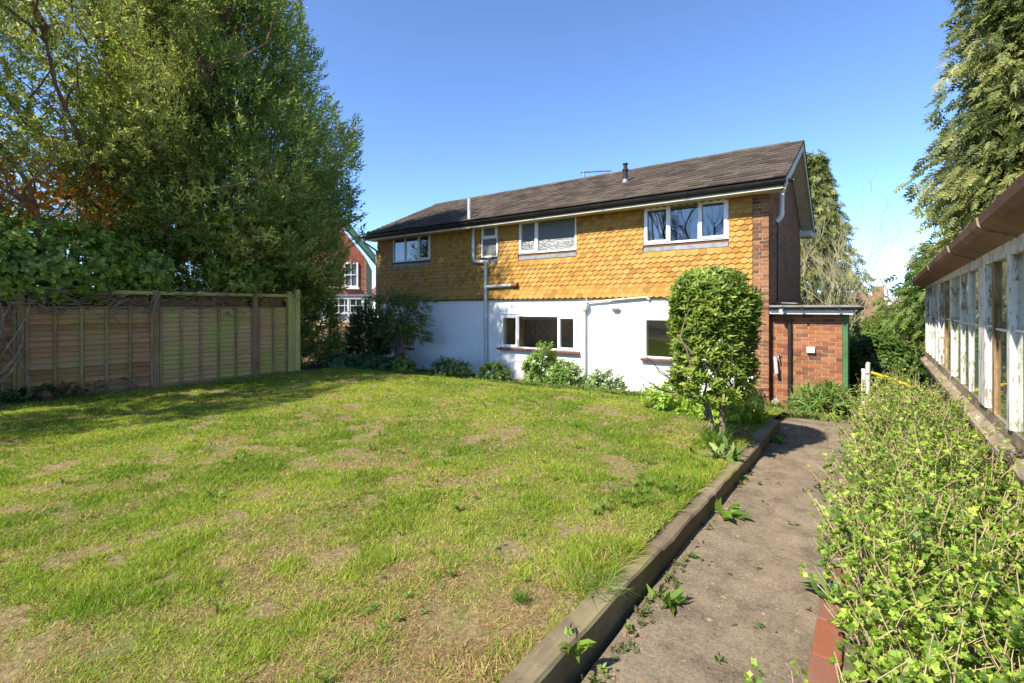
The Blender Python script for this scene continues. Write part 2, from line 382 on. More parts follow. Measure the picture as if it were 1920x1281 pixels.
# ------------------------------------------------------------------ small plants and foliage helpers
def basis(D):
    D = D / (np.linalg.norm(D, axis=1, keepdims=True) + 1e-9)
    r = rng.normal(size=D.shape); U = r - D * (r * D).sum(1, keepdims=True); U /= np.linalg.norm(U, axis=1, keepdims=True) + 1e-9
    return U, np.cross(D, U), D
def spread(P, D, S, T, TF):
    """place template T (k,3; +Z is the growth direction) at points P along D with scale S"""
    U, Wd, D = basis(D); S = np.asarray(S).reshape(-1, 1, 1)
    V = P[:, None, :] + S * (T[None, :, 0:1] * U[:, None, :] + T[None, :, 1:2] * Wd[:, None, :] + T[None, :, 2:3] * D[:, None, :])
    k = len(T); Fc = (TF[None] + (np.arange(len(P)) * k)[:, None, None]).reshape(-1, TF.shape[1])
    return V.reshape(-1, 3), Fc
def kite(base, d, up, L, Wi, bend=.15):
    base, d, up = map(Vector, (base, d, up)); d = d.normalized(); s = d.cross(up).normalized(); n = s.cross(d)
    m = base + d * L * .45
    return [base, m + s * Wi / 2 + n * L * bend * .4, base + d * L - n * L * bend, m - s * Wi / 2 + n * L * bend * .4]
def oval(base, d, up, L, Wi, bend=.2, fold=.12):
    base, d, up = map(Vector, (base, d, up)); d = d.normalized(); s = d.cross(up).normalized(); n = s.cross(d); h = Wi / 2
    def at(f, k): return base + d * L * f + s * h * k + n * (L * (bend * (f - f * f * 1.6)) + abs(k) * fold * h)
    return [at(0, 0), at(.32, .92), at(.70, .82), at(1, 0), at(.70, -.82), at(.32, -.92)]
def tmpl(leaves):
    V = []; Fq = []
    for q in leaves: Fq.append([len(V) + k for k in range(len(q))]); V += [tuple(p) for p in q]
    return np.array(V, float), np.array(Fq)
R = random.Random(3)
def t_yew():
    L = []
    for k in range(7):
        h = k / 7; a = k * 2.4 + R.uniform(-.3, .3); out = .75 - .3 * h
        L.append(kite((0, 0, h * .8), (math.cos(a) * out, math.sin(a) * out, .75), (0, 0, 1), .44 - .1 * h, .14))
    L.append(kite((0, 0, .8), (.05, 0, 1), (1, 0, 0), .35, .09)); return tmpl(L)
def t_broad(n=6, out=.9, up=.5, Wf=.5, L=.5):
    return tmpl([kite((0, 0, k / n * .7), (math.cos(k * 2.4) * out, math.sin(k * 2.4) * out, up + .2 * (k % 2)), (0, 0, 1), L * R.uniform(.8, 1.15), L * Wf * R.uniform(.85, 1.15), .2) for k in range(n)])
def t_cyp():
    L = []
    for k in range(4):
        for s in (-1, 1):
            L.append(kite((0, 0, .12 + k * .20), (s * .75, .12 * (k % 2) - .05, .8), (0, 1, 0),   .36 - .03 * k, .12))
    L.append(kite((0, 0, .2), (.03, 0, 1), (0, 1, 0), .95, .12)); return tmpl(L)
def t_spear(n=7):
    return tmpl([kite((0, 0, 0), (math.cos(k * 2.4) * R.uniform(.3, .8), math.sin(k * 2.4) * R.uniform(.3, .8), 1), (0, 0, 1), R.uniform(.7, 1), .07, .3) for k in range(n)])
YEW, BROAD, IVY, CYP, SPEAR = t_yew(), t_broad(), t_broad(5, 1, .25, .85, .55), t_cyp(), t_spear()
def t_oval(n, out, up, Wf, L):
    return tmpl([oval((0, 0, k / n * .7), (math.cos(k * 2.4) * out, math.sin(k * 2.4) * out, up + .2 * (k % 2)), (0, 0, 1), L * R.uniform(.8, 1.15), L * Wf * R.uniform(.85, 1.15), .3) for k in range(n)])
LAUREL = t_oval(7, .75, .7, .36, .62); SOFT = t_oval(7, .8, .45, .52, .5)
# lobed gooseberry leaf sprig : three hexagonal lobed leaves
def cols(n, k, a, b, lowf=None, jit=.15):
    f = np.clip((lowf if lowf is not None else rng.random(n)) + rng.normal(0, jit, n), 0, 1)[:, None]
    c = np.array(a)[None] * (1 - f) + np.array(b)[None] * f
    return np.repeat(c, k, axis=0)
def leaves(name, P, D, S, T, a, b, parent, m=None, lowf=None, kind=None, extra=None):
    V, Fc = spread(P, D, S, T[0], T[1]); c = cols(len(P), len(T[0]), a, b, lowf)
    if extra is not None:
        mask, col = extra; c[np.repeat(mask, len(T[0]))] = col
    return np_mesh(name, V, Fc, m or M['leaf'], parent, c, kind)
def blob_points(n, c, r, shell=.5, gap=.42, gs=1.0, seed=0, lump=.28):
    """points through an uneven ellipsoid crown with holes in it, and outward directions"""
    P = np.zeros((0, 3)); Dd = np.zeros((0, 3)); c = np.array(c); r = np.array(r)
    while len(P) < n:
        d = rng.normal(size=(n * 2, 3)); d /= np.linalg.norm(d, axis=1, keepdims=True)
        q = (shell ** 3 + (1 - shell ** 3) * rng.random(n * 2)) ** (1 / 3)
        rr = 1 + lump * 2 * (fbm(d[:, 0] * 2.2 + seed, d[:, 1] * 2.2, d[:, 2] * 2.2, 3) - .5)
        p = c + d * r * (q * rr)[:, None]
        k = fbm(p[:, 0] * gs + seed, p[:, 1] * gs, p[:, 2] * gs, 2) > gap
        P = np.vstack([P, p[k]]); Dd = np.vstack([Dd, d[k]])
    return P[:n], Dd[:n]
def limb(mb, p0, p1, r0, r1, wob=.12, n=7, seg=6, sag=0.0):
    p0, p1 = Vector(p0), Vector(p1); L = (p1 - p0).length; pts = []; ph = R.uniform(0, 6)
    for k in range(seg + 1):
        f = k / seg; q = p0.lerp(p1, f); a = math.sin(f * math.pi)
        q += Vector((math.sin(f * 5 + ph), math.cos(f * 4 + ph * 1.7), math.sin(f * 3.3 + ph * .6) * .6)) * (wob * L * .18 * a) + Vector((0, 0, sag * a)); pts.append(q)
    mb.tube(pts, [r0 + (r1 - r0) * k / seg for k in range(seg + 1)], n); return pts

# ------------------------------------------------------------------ the house
HX0, HX1, HY, HB = -13.78, -1.513, 11.0, -.35
ZT = EYE + .235                      # foot of the tile hanging
ZE = EYE + 2.42                      # soffit
YB = 17.2; YR = 14.05; ZR = EYE + 4.16
house = thing('house', 'two-storey detached house with orange hung tiles over a white rendered ground floor', 'house', (-7.6, 11.0, HB))
def wall_holes(x0, x1, z0, z1, holes, y0, y1):
    xs = sorted({x0, x1, *[h[0] for h in holes], *[h[1] for h in holes]}); zs = sorted({z0, z1, *[h[2] for h in holes], *[h[3] for h in holes]})
    xs = [x for x in xs if x0 <= x <= x1]; zs = [z for z in zs if z0 <= z <= z1]
    mb = MB()
    for i in range(len(xs) - 1):
        for j in range(len(zs) - 1):
            cx, cz = (xs[i] + xs[i + 1]) / 2, (zs[j] + zs[j + 1]) / 2
            if any(h[0] < cx < h[1] and h[2] < cz < h[3] for h in holes): continue
            a, b, c, d = xs[i], xs[i + 1], zs[j], zs[j + 1]
            mb.face([(a, y0, c), (b, y0, c), (b, y0, d), (a, y0, d)]); mb.face([(b, y1, c), (a, y1, c), (a, y1, d), (b, y1, d)])
    for a, b, c, d in holes + [(x1, x0, z0, z1)]:
        for p, q in (((a, c), (b, c)), ((b, c), (b, d)), ((b, d), (a, d)), ((a, d), (a, c))):
            mb.face([(p[0], y0, p[1]), (q[0], y0, q[1]), (q[0], y1, q[1]), (p[0], y1, p[1])])
    return mb
e = EYE
UP = {'bed': (-4.13, -2.28, e + 1.46, e + 2.34), 'bath': (-7.71, -5.91, e + 1.48, e + 2.39), 'wc': (-9.06, -8.45, e + 1.46, e + 2.395), 'left': (-12.97, -11.15, e + 1.53, e + 2.40)}
LO = {'kitchen': (-8.345, -5.90, e - 1.13, e - .20), 'dining': (-4.12, -2.35, e - 1.175, e - .245), 'corner': (-13.30, -11.98, e - 1.33, e - .50)}
wall_holes(HX0, HX1 - .3, HB - .1, ZT - .01, list(LO.values()), HY, HY + .25).build('rendered_wall', M['render'], house)
wall_holes(HX0, HX1 - .3, ZT, ZE, list(UP.values()), HY - .005, HY + .245).build('upper_wall', M['tileback'], house)
# rear wall with window openings: daylight comes through the left bedroom
RW = [(-16.0 + k * 1.0, -15.35 + k * 1.0, e + 1.55, e + 2.15) for k in range(0)]
rear_h = [(-19.2 + 6.0 + .95 * k, -19.2 + 6.62 + .95 * k, e + 1.72, e + 2.2) for k in range(4)]
rear_h = [(a - .0, b, c, d) for a, b, c, d in rear_h]
wall_holes(HX0, HX1, HB - .1, ZE, rear_h, YB - .25, YB).build('rear_wall', M['brickfar'], house)
# ---- windows
def ring(mb, x0, x1, z0, z1, t, y0, y1):
    mb.box(x0, x0 + t, y0, y1, z0, z1); mb.box(x1 - t, x1, y0, y1, z0, z1)
    mb.box(x0 + t, x1 - t, y0, y1, z1 - t, z1); mb.box(x0 + t, x1 - t, y0, y1, z0, z0 + t)
def window(rect, lights, mat='upvc', proud=.03, sill=None, flash=False, glass='glass', th=.045, y=HY, parent=None):
    """lights: list of (x0,x1,z0,z1, opens) in fractions of the opening"""
    parent = parent or house
    x0, x1, z0, z1 = rect; w_, h_ = x1 - x0, z1 - z0; yf = y - proud
    wn = link('window', None, parent); wn.location = Vector(((x0 + x1) / 2, y, z0)) - W(parent)
    f = MB(); ring(f, x0, x1, z0, z1, th, yf, yf + .07)
    for a in sorted({l[0] for l in lights if l[0] > 0}):
        lz = [l for l in lights if l[0] == a]; zz0 = min(l[2] for l in lz); zz1 = max(l[3] for l in lz)
        f.box(x0 + a * w_ - th / 2, x0 + a * w_ + th / 2, yf + .002, yf + .068, z0 + max(th, zz0 * h_), z1 - max(th, (1 - zz1) * h_))
    for b in sorted({l[2] for l in lights if l[2] > 0}):
        lx = [l for l in lights if l[2] == b]; f.box(x0 + lx[0][0] * w_ + th, x0 + lx[0][1] * w_ - th, yf + .002, yf + .068, z0 + b * h_ - th / 2, z0 + b * h_ + th / 2)
    f.build('frame', M[mat], wn, bevel=.004)
    if rect in LO.values():
        q = MB(); ring(q, x0 - .014, x1 + .014, z0 - .014, z1 + .014, .013, y - .004, y + .01); q.build('frame_outline', M['fascia'], wn)  # thin dark ring around the frame, marking it off from the wall
    for a, b, c, d, op in lights:
        X0 = x0 + a * w_ + (th if a == 0 else th / 2); X1 = x0 + b * w_ - (th if b == 1 else th / 2)
        Z0 = z0 + c * h_ + (th if c == 0 else th / 2); Z1 = z0 + d * h_ - (th if d == 1 else th / 2)
        if op:
            s = MB(); ring(s, X0 - .018, X1 + .018, Z0 - .018, Z1 + .018, .062, yf - .018, yf + .045)
            s.build('casement', M[mat], wn, bevel=.004); X0 += .044; X1 -= .044; Z0 += .044; Z1 -= .044
        MB().box(X0 - .004, X1 + .004, yf + .034, yf + .044, Z0 - .004, Z1 + .004).build('pane', M[glass], wn)
    if sill: 
        MB().sweep([(yf - .085, z0 - .062), (yf + .05, z0 - .062), (yf + .05, z0 - .001), (yf - .03, z0 - .004), (yf - .085, z0 - .022)], x1 + sill, x0 - sill).build('sill', M['maroon'], wn)
    if flash:
        zb = z0 - .17; n = 12; mb = MB()
        mb.sweep([(yf - .012, z0 - .16), (yf + .03, z0 - .16), (yf + .03, z0 - .064), (yf - .002, z0 - .064)], x1 - .003, x0 + .003)
        mb.build('flashing', M['lead'], wn)
    return wn
window(UP['bed'], [(0, .322, 0, 1, True), (.322, .672, 0, 1, False), (.672, 1, 0, 1, True)], sill=0.0, flash=True)
window(UP['bath'], [(0, .335, 0, 1, True), (.335, 1, 0, 1, False)], sill=0.0, flash=True, glass='frost')
window(UP['wc'], [(0, 1, 0, .60, False), (0, 1, .60, 1, True)], sill=0.0, flash=True, glass='frost')
window(UP['left'], [(0, .33, 0, 1, False), (.33, .68, 0, 1, False), (.68, 1, 0, 1, True)], 'whitewood', sill=0.0, flash=True)
window(LO['kitchen'], [(0, .245, 0, 1, True), (.245, .775, 0, 1, False), (.775, 1, 0, 1, True)], sill=.09, proud=.02)
window(LO['dining'], [(0, .4, 0, 1, False), (.4, 1, 0, 1, False)], sill=.07, proud=.02)
window(LO['corner'], [(0, .5, 0, 1, False), (.5, 1, 0, 1, True)], sill=.05, proud=.02)
# ---- rooms behind the windows
def room(x0, x1, z0, z1, y1, m, back=True, y0=HY + .26):
    mb = MB()
    mb.face([(x0, y0, z0), (x1, y0, z0), (x1, y1, z0), (x0, y1, z0)]); mb.face([(x0, y1, z1), (x1, y1, z1), (x1, y0, z1), (x0, y0, z1)])
    mb.face([(x0, y0, z0), (x0, y1, z0), (x0, y1, z1), (x0, y0, z1)]); mb.face([(x1, y1, z0), (x1, y0, z0), (x1, y0, z1), (x1, y1, z1)])
    if back: mb.face([(x0, y1, z0), (x1, y1, z0), (x1, y1, z1), (x0, y1, z1)])
    return mb.build('room_lining', M[m], house)
room(-5.4, -1.9, ZT + .2, ZE - .02, 14.5, 'room'); room(-13.7, -9.6, ZT + .2, ZE - .02, YB - .26, 'room', False)
room(-8.9, -5.5, HB + .05, ZT - .05, 12.7, 'roomwarm'); room(-5.3, -1.9, HB + .05, ZT - .05, 14.6, 'room'); room(-13.7, -11.5, HB + .05, ZT - .05, 13.5, 'room')
room(-9.4, -5.5, ZT + .2, ZE - .02, 12.6, 'room')
MB().box(-8.8, -5.55, HY + .27, HY + .95, e - 1.22, e - 1.18).build('bounce_slab', M['upvc'], house)  # unseen white slab added to bounce sunlight onto the kitchen back wall
MB().box(-5.2, -2.0, HY + .27, HY + 2.6, HB + .06, HB + .08).build('floor', M['blind'], house)
mb = MB(); mb.box(-8.28, -7.98, HY + .55, HY + .60, e - 1.1, e - .25); mb.build('curtain', M['roompane'], house)
mb = MB(); mb.box(-7.72, -6.5, HY + .12, HY + .14, e - .33, e - .23); mb.box(-6.42, -5.95, HY + .12, HY + .14, e - .36, e - .23); mb.build('blind', M['blind'], house)
t = NT('kitchen_wall_tiles'); ck = t.n('TexChecker', {'Vector': t.pos((1, 1, 1)), 'Scale': 6.6, 'Color1': (.52, .33, .25, 1), 'Color2': (.58, .42, .33, 1)}).outputs[0]
M['ktile'] = t.pbr(ck, .4)
MB().box(-8.85, -5.55, 12.66, 12.68, e - 1.0, e - .42).build('wall_tiles', M['ktile'], house)
mb = MB()
for k in range(6):
    x = -4.02 + k * .045; mb.tube([(x, HY + .22, e + 1.5), (x + .004, HY + .21, e + 2.3)], .028, 6)
mb.build('curtain', M['net'], house)
# ---- hung wall tiles
GA, TW = .1142, .166
def tile_mesh(wd, name='wall_tile'):
    h = .165; v = .036; th = .016; mb = MB(); a = wd / 2 - .0015
    pr = [(-a, v), (0, 0), (a, v), (a, h), (-a, h)]
    def yy(z): return -.030 + .028 * (z / h)
    n = len(pr); fr = [(x, yy(z) - th, z) for x, z in pr]; bk = [(x, yy(z), z) for x, z in pr]
    mb.face(fr)
    for k in range(n):
        j = (k + 1) % n
        if k == 3: continue
        mb.face([fr[k], bk[k], bk[j], fr[j]])
    return mb
TM = tile_mesh(TW); TMESH = TM.mesh('wall_tile', M['tile'])
camv = np.array([0, 0, EYE])
def place(name, items, mesh, mb, mat, parent, limit=300):
    """items: list of (pos, scale_x). Nearest ones become objects sharing one mesh, the rest one joined part"""
    items = sorted(items, key=lambda it: sum((it[0][k] - camv[k]) ** 2 for k in range(3)))
    off = W(parent)
    for p, sx in items[:limit]:
        o = link(name, mesh, parent); o.location = Vector(p) - off
        o.rotation_euler = (R.uniform(-.012, .012), R.uniform(-.012, .012), R.uniform(-.01, .01))
        if sx != 1: o.scale = (sx, 1, 1)
    if len(items) > limit:
        rest = MB()
        for p, sx in items[limit:]:
            n = len(rest.v); j = R.uniform(-.003, .003)
            rest.v += [(v[0] * sx + p[0], v[1] + p[1] + j, v[2] + p[2]) for v in mb.v]; rest.f += [tuple(n + k for k in f) for f in mb.f]
        o = rest.build(name + 's', mat, parent, kind='stuff')
tiles = []; rows = int((ZE - ZT) / GA) + 1
clad = link('tile_cladding', None, house); clad.location = Vector((-7.6, HY, ZT)) - W(house)
hol = [(a - .01, b + .01, c - .175, d + .01) for a, b, c, d in UP.values()]
for r in range(rows):
    z = ZT + r * GA - .008; x = HX0 + (TW / 2 if r % 2 else 0) + .02
    while x < HX1 - .3 + .02:
        x0, x1 = x - TW / 2, x + TW / 2
        x0 = max(x0, HX0); x1 = min(x1, HX1 - .302); zc = z + .07
        segs = [(x0, x1)]
        for a, b, c, d in hol:
            if c < zc < d:
                ns = []
                for p, q in segs:
                    if q <= a or p >= b: ns.append((p, q))
                    else:
                        if p < a: ns.append((p, a))
                        if q > b: ns.append((b, q))
                segs = ns
        for p, q in segs:
            if q - p > .02 and z + .165 < ZE + .1: tiles.append((((p + q) / 2, HY - .012 - (.025 * max(0, 1 - r / 2.)), z), (q - p) / TW))
        x += TW
place('wall_tile', tiles, TMESH, TM, M['tile'], clad)
MB().box(HX0 + .01, HX1 - .31, HY - .055, HY + .01, ZT - .022, ZT - .004).build('tilting_fillet', M['tileback'], clad)
# ---- bricks
def brick_mb(l, d=.09, h=.065): return MB().box(-l / 2, l / 2, 0, d, 0, h)
def brick_wall(parent, x0, x1, z0, z1, y, pat, mat, facing='-y', limit=300, step=.075, j=.010):
    """pat(row) -> list of (start,end) along the wall; facing '-y' or 'x'"""
    items = {}
    r = 0; z = z0
    while z + .03 < z1:
        for a, b in pat(r):
            a, b = max(a, x0), min(b, x1); h = min(.065, z1 - z)
            if b - a > .03: items.setdefault(round(b - a - j, 3), []).append(((a + b) / 2, z))
        z += step; r += 1
    lst = []
    for l, ps in items.items(): lst += [(l, p) for p in ps]
    return lst
def place_bricks(parent, lst, y, mat, limit=300):
    cache = {}; off = W(parent); lst = sorted(lst, key=lambda q: (q[1][0]) ** 2 + (q[1][1] - EYE) ** 2)
    for l, (xc, z) in lst[:limit]:
        if l not in cache: cache[l] = brick_mb(l).mesh('brick', mat)
        o = link('brick', cache[l], parent); o.location = Vector((xc, y + R.uniform(-.003, .003), z)) - off; o.rotation_euler.z = R.uniform(-.006, .006)
pier = link('brick_pier', None, house); pier.location = Vector((HX1 - .15, HY, HB)) - W(house)
PX0, PX1 = HX1 - .3, HX1
def pat_p(r): return [(PX0, PX0 + .178), (PX0 + .178, PX1)] if r % 2 else [(PX0, PX0 + .118), (PX0 + .118, PX1)]
place_bricks(pier, brick_wall(pier, PX0, PX1 + .01, HB - .05, ZE, HY, pat_p, None), HY - .03, M['brick'])
MB().box(PX0 + .004, PX1 - .012, HY - .026, HY + .25, HB - .1, ZE).build('mortar', M['mortar'], pier)
# gable wall (facing the outhouse): bricks too small and oblique to pick apart, joined
gab = link('gable_wall', None, house); gab.location = Vector((HX1, 14, HB)) - W(house)
mb = MB(); xg = HX1 - .012
mb.face([(xg, HY - .02, HB - .1), (xg, YB, HB - .1), (xg, YB, ZE), (xg, YR, ZR - .15), (xg, HY - .02, ZE)])
xl = HX0
mb.face([(xl, YB, HB - .1), (xl, HY, HB - .1), (xl, HY, ZE), (xl, YR, ZR - .15), (xl, YB, ZE)])
mb.build('mortar', M['mortardark'], gab)
mb = MB(); r = 0; z = HB - .05
while z < ZR - .2:
    top = z + .065; lim0 = HY + .085; lim1 = YB
    if top > ZE: lim0 = HY + (top - ZE) / (ZR - .15 - ZE) * (YR - HY); lim1 = YB - (top - ZE) / (ZR - .15 - ZE) * (YB - YR)
    y = HY + .085 - (.1125 if r % 2 else 0)
    while y < lim1:
        a, b = max(y, lim0), min(y + .215, lim1)
        if b - a > .03:
            n = len(mb.v); x0 = HX1 - .06; mb.box(x0, HX1 + R.uniform(-.002, .002), a, b, z, top)
        y += .225
    z += .075; r += 1
mb.build('bricks', M['brickfar'], gab, kind='stuff')
# ---- roof
YE = 10.52; RX0, RX1 = -13.98, -1.15; ZEV = EYE + 2.50
ang = math.atan2(ZR - ZEV, YR - YE); ca, sa = math.cos(ang), math.sin(ang)
roof = link('roof', None, house); roof.location = Vector((-7.6, YR, ZEV)) - W(house)
YE2 = 2 * YR - YE
mb = MB()
mb.sweep([(YE, ZEV - .05), (YR, ZR - .05), (YE2, ZEV - .05), (YE2, ZEV - .02), (YR, ZR - .02), (YE, ZEV - .02)], RX1 - .02, RX0 + .02)
mb.build('roof_deck', M['fascia'], roof)
NR = 17; sl_len = math.hypot(YR - YE, ZR - ZEV); ga = sl_len / NR; tw = .30
rt = MB(); L = ga + .07
# tile in local frame: front slope, x across, lower edge at origin, thickness .016, tail lifted
o_ = Vector((0, 0, 0)); up_ = Vector((0, ca, sa)); nn = Vector((0, -sa, ca))
rt.obox(Vector((-tw / 2 + .002, 0, 0)) + nn * .022, (tw - .004, 0, 0), up_ * L - nn * .022, nn * .026)
# shallow roll along one side, as on interlocking tiles
RTM = rt.mesh('roof_tile', M['rooftile'])
items = []
for r in range(NR):
    x = RX0 + (0 if r % 2 else .15); y = YE - .04 + ca * ga * r; z = ZEV - .02 + sa * ga * r
    xx = x - tw / 2
    while xx < RX1:
        a, b = max(xx, RX0), min(xx + tw, RX1)
        if b - a > .06: items.append((((a + b) / 2, y, z + R.uniform(-.004, .004)), (b - a) / tw))
        xx += tw
place('roof_tile', items, RTM, rt, M['rooftile'], roof)
mb = MB(); mb.face([(RX0, YR, ZR), (RX1, YR, ZR), (RX1, YE2, ZEV), (RX0, YE2, ZEV)]); mb.build('rear_slope', M['rooftile'], roof)
rm = MB(); 
for s in range(5):
    a0, a1 = math.pi * (.12 + .76 * s / 5), math.pi * (.12 + .76 * (s + 1) / 5); r_ = .11
    rm.face([(-.22, -r_ * math.cos(a1), r_ * math.sin(a1) - .06), (-.22, -r_ * math.cos(a0), r_ * math.sin(a0) - .06), (.22, -r_ * math.cos(a0), r_ * math.sin(a0) - .06), (.22, -r_ * math.cos(a1), r_ * math.sin(a1) - .06)])
    for x in (-.22, .22):
        rm.face([(x, -r_ * math.cos(a0), r_ * math.sin(a0) - .06), (x, -r_ * math.cos(a1), r_ * math.sin(a1) - .06), (x, 0, -.07)])
RMM = rm.mesh('ridge_tile', M['rooftile']); x = RX0 + .22
while x < RX1 - .1:
    o = link('ridge_tile', RMM, roof); o.location = Vector((x, YR, ZR + .01 + R.uniform(-.006, .006))) - W(roof); o.rotation_euler.y = R.uniform(-.015, .015); x += .447
# fascia, soffit, gutter
MB().box(RX0 + .05, RX1 - .06, YE + .03, YE + .055, ZEV - .20, ZEV - .055).build('fascia', M['fascia'], roof)
MB().box(RX0 + .05, RX1 - .06, YE + .056, HY - .01, ZEV - .185, ZEV - .165).build('soffit', M['soffit'], roof)
MB().box(RX0 + .05, RX1 - .06, YE + .012, YE + .029, ZEV - .205, ZEV - .165).build('fascia_edge', M['soffit'], roof)
def gutter(name, x0, x1, y, z, r_, parent, m, seg=8):
    pr = [(y - r_ * math.cos(math.pi * k / seg), z - r_ * math.sin(math.pi * k / seg)) for k in range(seg + 1)]
    pr += [(y + (r_ - .006) * math.cos(math.pi * k / seg), z - (r_ - .006) * math.sin(math.pi * k / seg)) for k in range(seg + 1)]
    return MB().sweep(pr, x1, x0).build(name, m, parent, smooth=True)
g_ = gutter('gutter', RX0, RX1, YE - .035, ZEV - .055, .06, roof, M['black'])
for k in range(7):
    x = RX0 + 1.2 + k * 1.95
    pr = [(YE - .035 - .066 * math.cos(math.pi * q / 8), ZEV - .055 - .066 * math.sin(math.pi * q / 8)) for q in range(9)] + [(YE - .035 + .058 * math.cos(math.pi * q / 8), ZEV - .055 - .058 * math.sin(math.pi * q / 8)) for q in range(9)]
    MB().sweep(pr, x + .045, x - .045).build('gutter_joint', M['black'], roof)
# bargeboards and boxed gable eaves
for X, sgn in ((RX1, 1), (RX0, -1)):
    mb = MB(); dx = .025
    xa, xb = (X - .045, X - .02) if sgn > 0 else (X + .02, X + .045)
    mb.sweep([(YE + .03, ZEV - .22), (YE + .03, ZEV - .025), (YR, ZR - .03), (YE2 - .03, ZEV - .025), (YE2 - .03, ZEV - .22), (YR, ZR - .22)][::-1], xb, xa)
    mb.build('bargeboard', M['soffit'], roof)
    x1_, x2_ = (HX1 + .002, X - .046) if sgn > 0 else (X + .046, HX0 - .002)
    for ya, za, yb, zb in ((YE + .06, ZEV - .19, YR, ZR - .19), (YR, ZR - .19, YE2 - .06, ZEV - .19)):
        MB().face([(x1_, ya, za), (x1_, yb, zb), (x2_, yb, zb), (x2_, ya, za)]).build('verge_soffit', M['soffit'], roof)
    if sgn > 0:
        MB().box(HX1 + .003, X - .047, YB - .3, YE2 - .02, ZEV - .36, ZEV - .19).build('boxed_eave', M['soffit'], roof)
        MB().tube([(HX1 + .1, YE2 + .03, ZEV - .12), (X + .02, YE2 + .03, ZEV - .12)], .055, 8).build('rear_gutter', M['black'], roof)
# small white bracket under the gutter end
MB().box(RX1 - .085, RX1 - .065, YE + .1, YE + .3, ZEV - .32, ZEV - .19).build('bracket', M['soffit'], roof)
# flue, vent pipe, aerial
zf = lambda y: ZEV + (y - YE) * sa / ca
yf = 12.35; xf = -5.16
mb = MB(); mb.tube([(xf, yf, zf(yf) - .1), (xf, yf, zf(yf) + .34)], .062, 12); fl = mb.build('flue', M['black'], roof, True)
mb = MB(); mb.tube([(xf, yf, zf(yf) + .34), (xf, yf, zf(yf) + .37), (xf, yf, zf(yf) + .39)], [.085, .085, .062], 12); mb.tube([(xf, yf, zf(yf) + .37), (xf, yf, zf(yf) + .50)], .052, 12); mb.tube([(xf, yf, zf(yf) + .50), (xf, yf, zf(yf) + .53)], .075, 12); mb.build('cowl', M['black'], fl, True)
mb = MB(); mb.obox((xf - .16, yf - .24, zf(yf - .24) + .02), (.32, 0, 0), (0, .36, .36 * sa / ca), (0, 0, .012)); mb.build('lead_slate', M['lead'], fl)
mb = MB(); mb.tube([(xf, yf, zf(yf) - .02), (xf, yf, zf(yf) + .10)], [.10, .066], 12); mb.build('collar', M['lead'], fl, True)
xa = -7.55; ya = YR + .5
ae = MB().tube([(xa, ya, ZR - .35), (xa, ya, ZR + .42)], .028, 7).build('aerial_mast', M['metal'], roof)
mb = MB(); mb.tube([(xa - .12, ya, ZR + .40), (xa + .95, ya + .1, ZR + .30)], .022, 6)
for k in range(9): mb.tube([(xa + .05 + k * .1, ya - .1, ZR + .385 - k * .009), (xa + .05 + k * .1, ya + .12, ZR + .385 - k * .009)], .005, 5)
mb.build('aerial', M['metal'], ae)
MB().tube([(xa + .12, ya, ZR - .2), (xa + .2, ya, ZR + .12)], .012, 6).build('stay', M['metal'], ae)
# ---- pipes on the wall
def pipe(name, pts, r_, m, parent=house, bend=.05):
    P = [Vector(p) for p in pts]; out = [P[0]]
    for a, b, c in zip(P, P[1:], P[2:]):
        d1 = (a - b).normalized(); d2 = (c - b).normalized(); rr = min(bend, (a - b).length * .45, (c - b).length * .45)
        for k in range(5):
            t_ = k / 4; out.append((b + d1 * rr) * (1 - t_) ** 2 + b * 2 * t_ * (1 - t_) + (b + d2 * rr) * t_ ** 2)
    out.append(P[-1]); return MB().tube(out, r_, 12).build(name, m, parent, smooth=True)
yp = HY - .10
sp_ = pipe('soil_pipe', [(-9.30, yp, ZE - .0), (-9.30, yp, e + 1.36), (-8.83, yp, e + 1.33), (-8.83, yp, HB - .1)], .052, M['pipegrey'], bend=.13)
pipe('vent_pipe', [(-9.22, YE - .01 + .12, ZEV - .05), (-9.22, YE + .11, EYE + 3.16)], .055, M['pipegrey'])
pipe('branch_pipe', [(-8.83, yp, e + .60), (-7.72, yp, e + .63)], .048, M['pipegrey'])
MB().tube([(-7.9, yp, e + .624), (-7.70, yp, e + .63)], .06, 12).build('access_cap', M['brickpave'], sp_, True)
for z in (e + .98, e + .86, e + .14, e + .0, e - 1.28): MB().tube([(-8.83, yp, z), (-8.83, yp, z + .03)], .062, 12).build('pipe_collar', M['pipegrey'], sp_, True)
dp = pipe('downpipe', [(-5.66, HY - .07, e - .02), (-5.66, HY - .07, e - 1.72), (-5.98, HY - .07, e - 1.86)], .043, M['pipewhite'], bend=.12)
mb = MB(); x, y = -5.66, HY - .08
mb.v = [(x - .06, y - .06, e - .07), (x + .06, y - .06, e - .07), (x + .06, y + .07, e - .07), (x - .06, y + .07, e - .07), (x - .13, y - .09, e + .075), (x + .13, y - .09, e + .075), (x + .13, y + .075, e + .075), (x - .13, y + .075, e + .075)]
mb.f = [(0, 3, 2, 1), (0, 1, 5, 4), (1, 2, 6, 5), (2, 3, 7, 6), (3, 0, 4, 7), (4, 5, 6, 7)]
mb.build('hopper', M['pipewhite'], dp, bevel=.008)
pipe('waste_pipe', [(-5.72, HY - .08, e + .03), (-5.66, HY - .07, e + .13), (-4.05, HY - .06, e + .245), (-3.99, HY - .06, e + .18)], .025, M['pipegrey'])
pipe('waste_pipe', [(-5.60, HY - .05, e + .05), (-5.60, HY - .05, e + .25)], .022, M['pipegrey'])
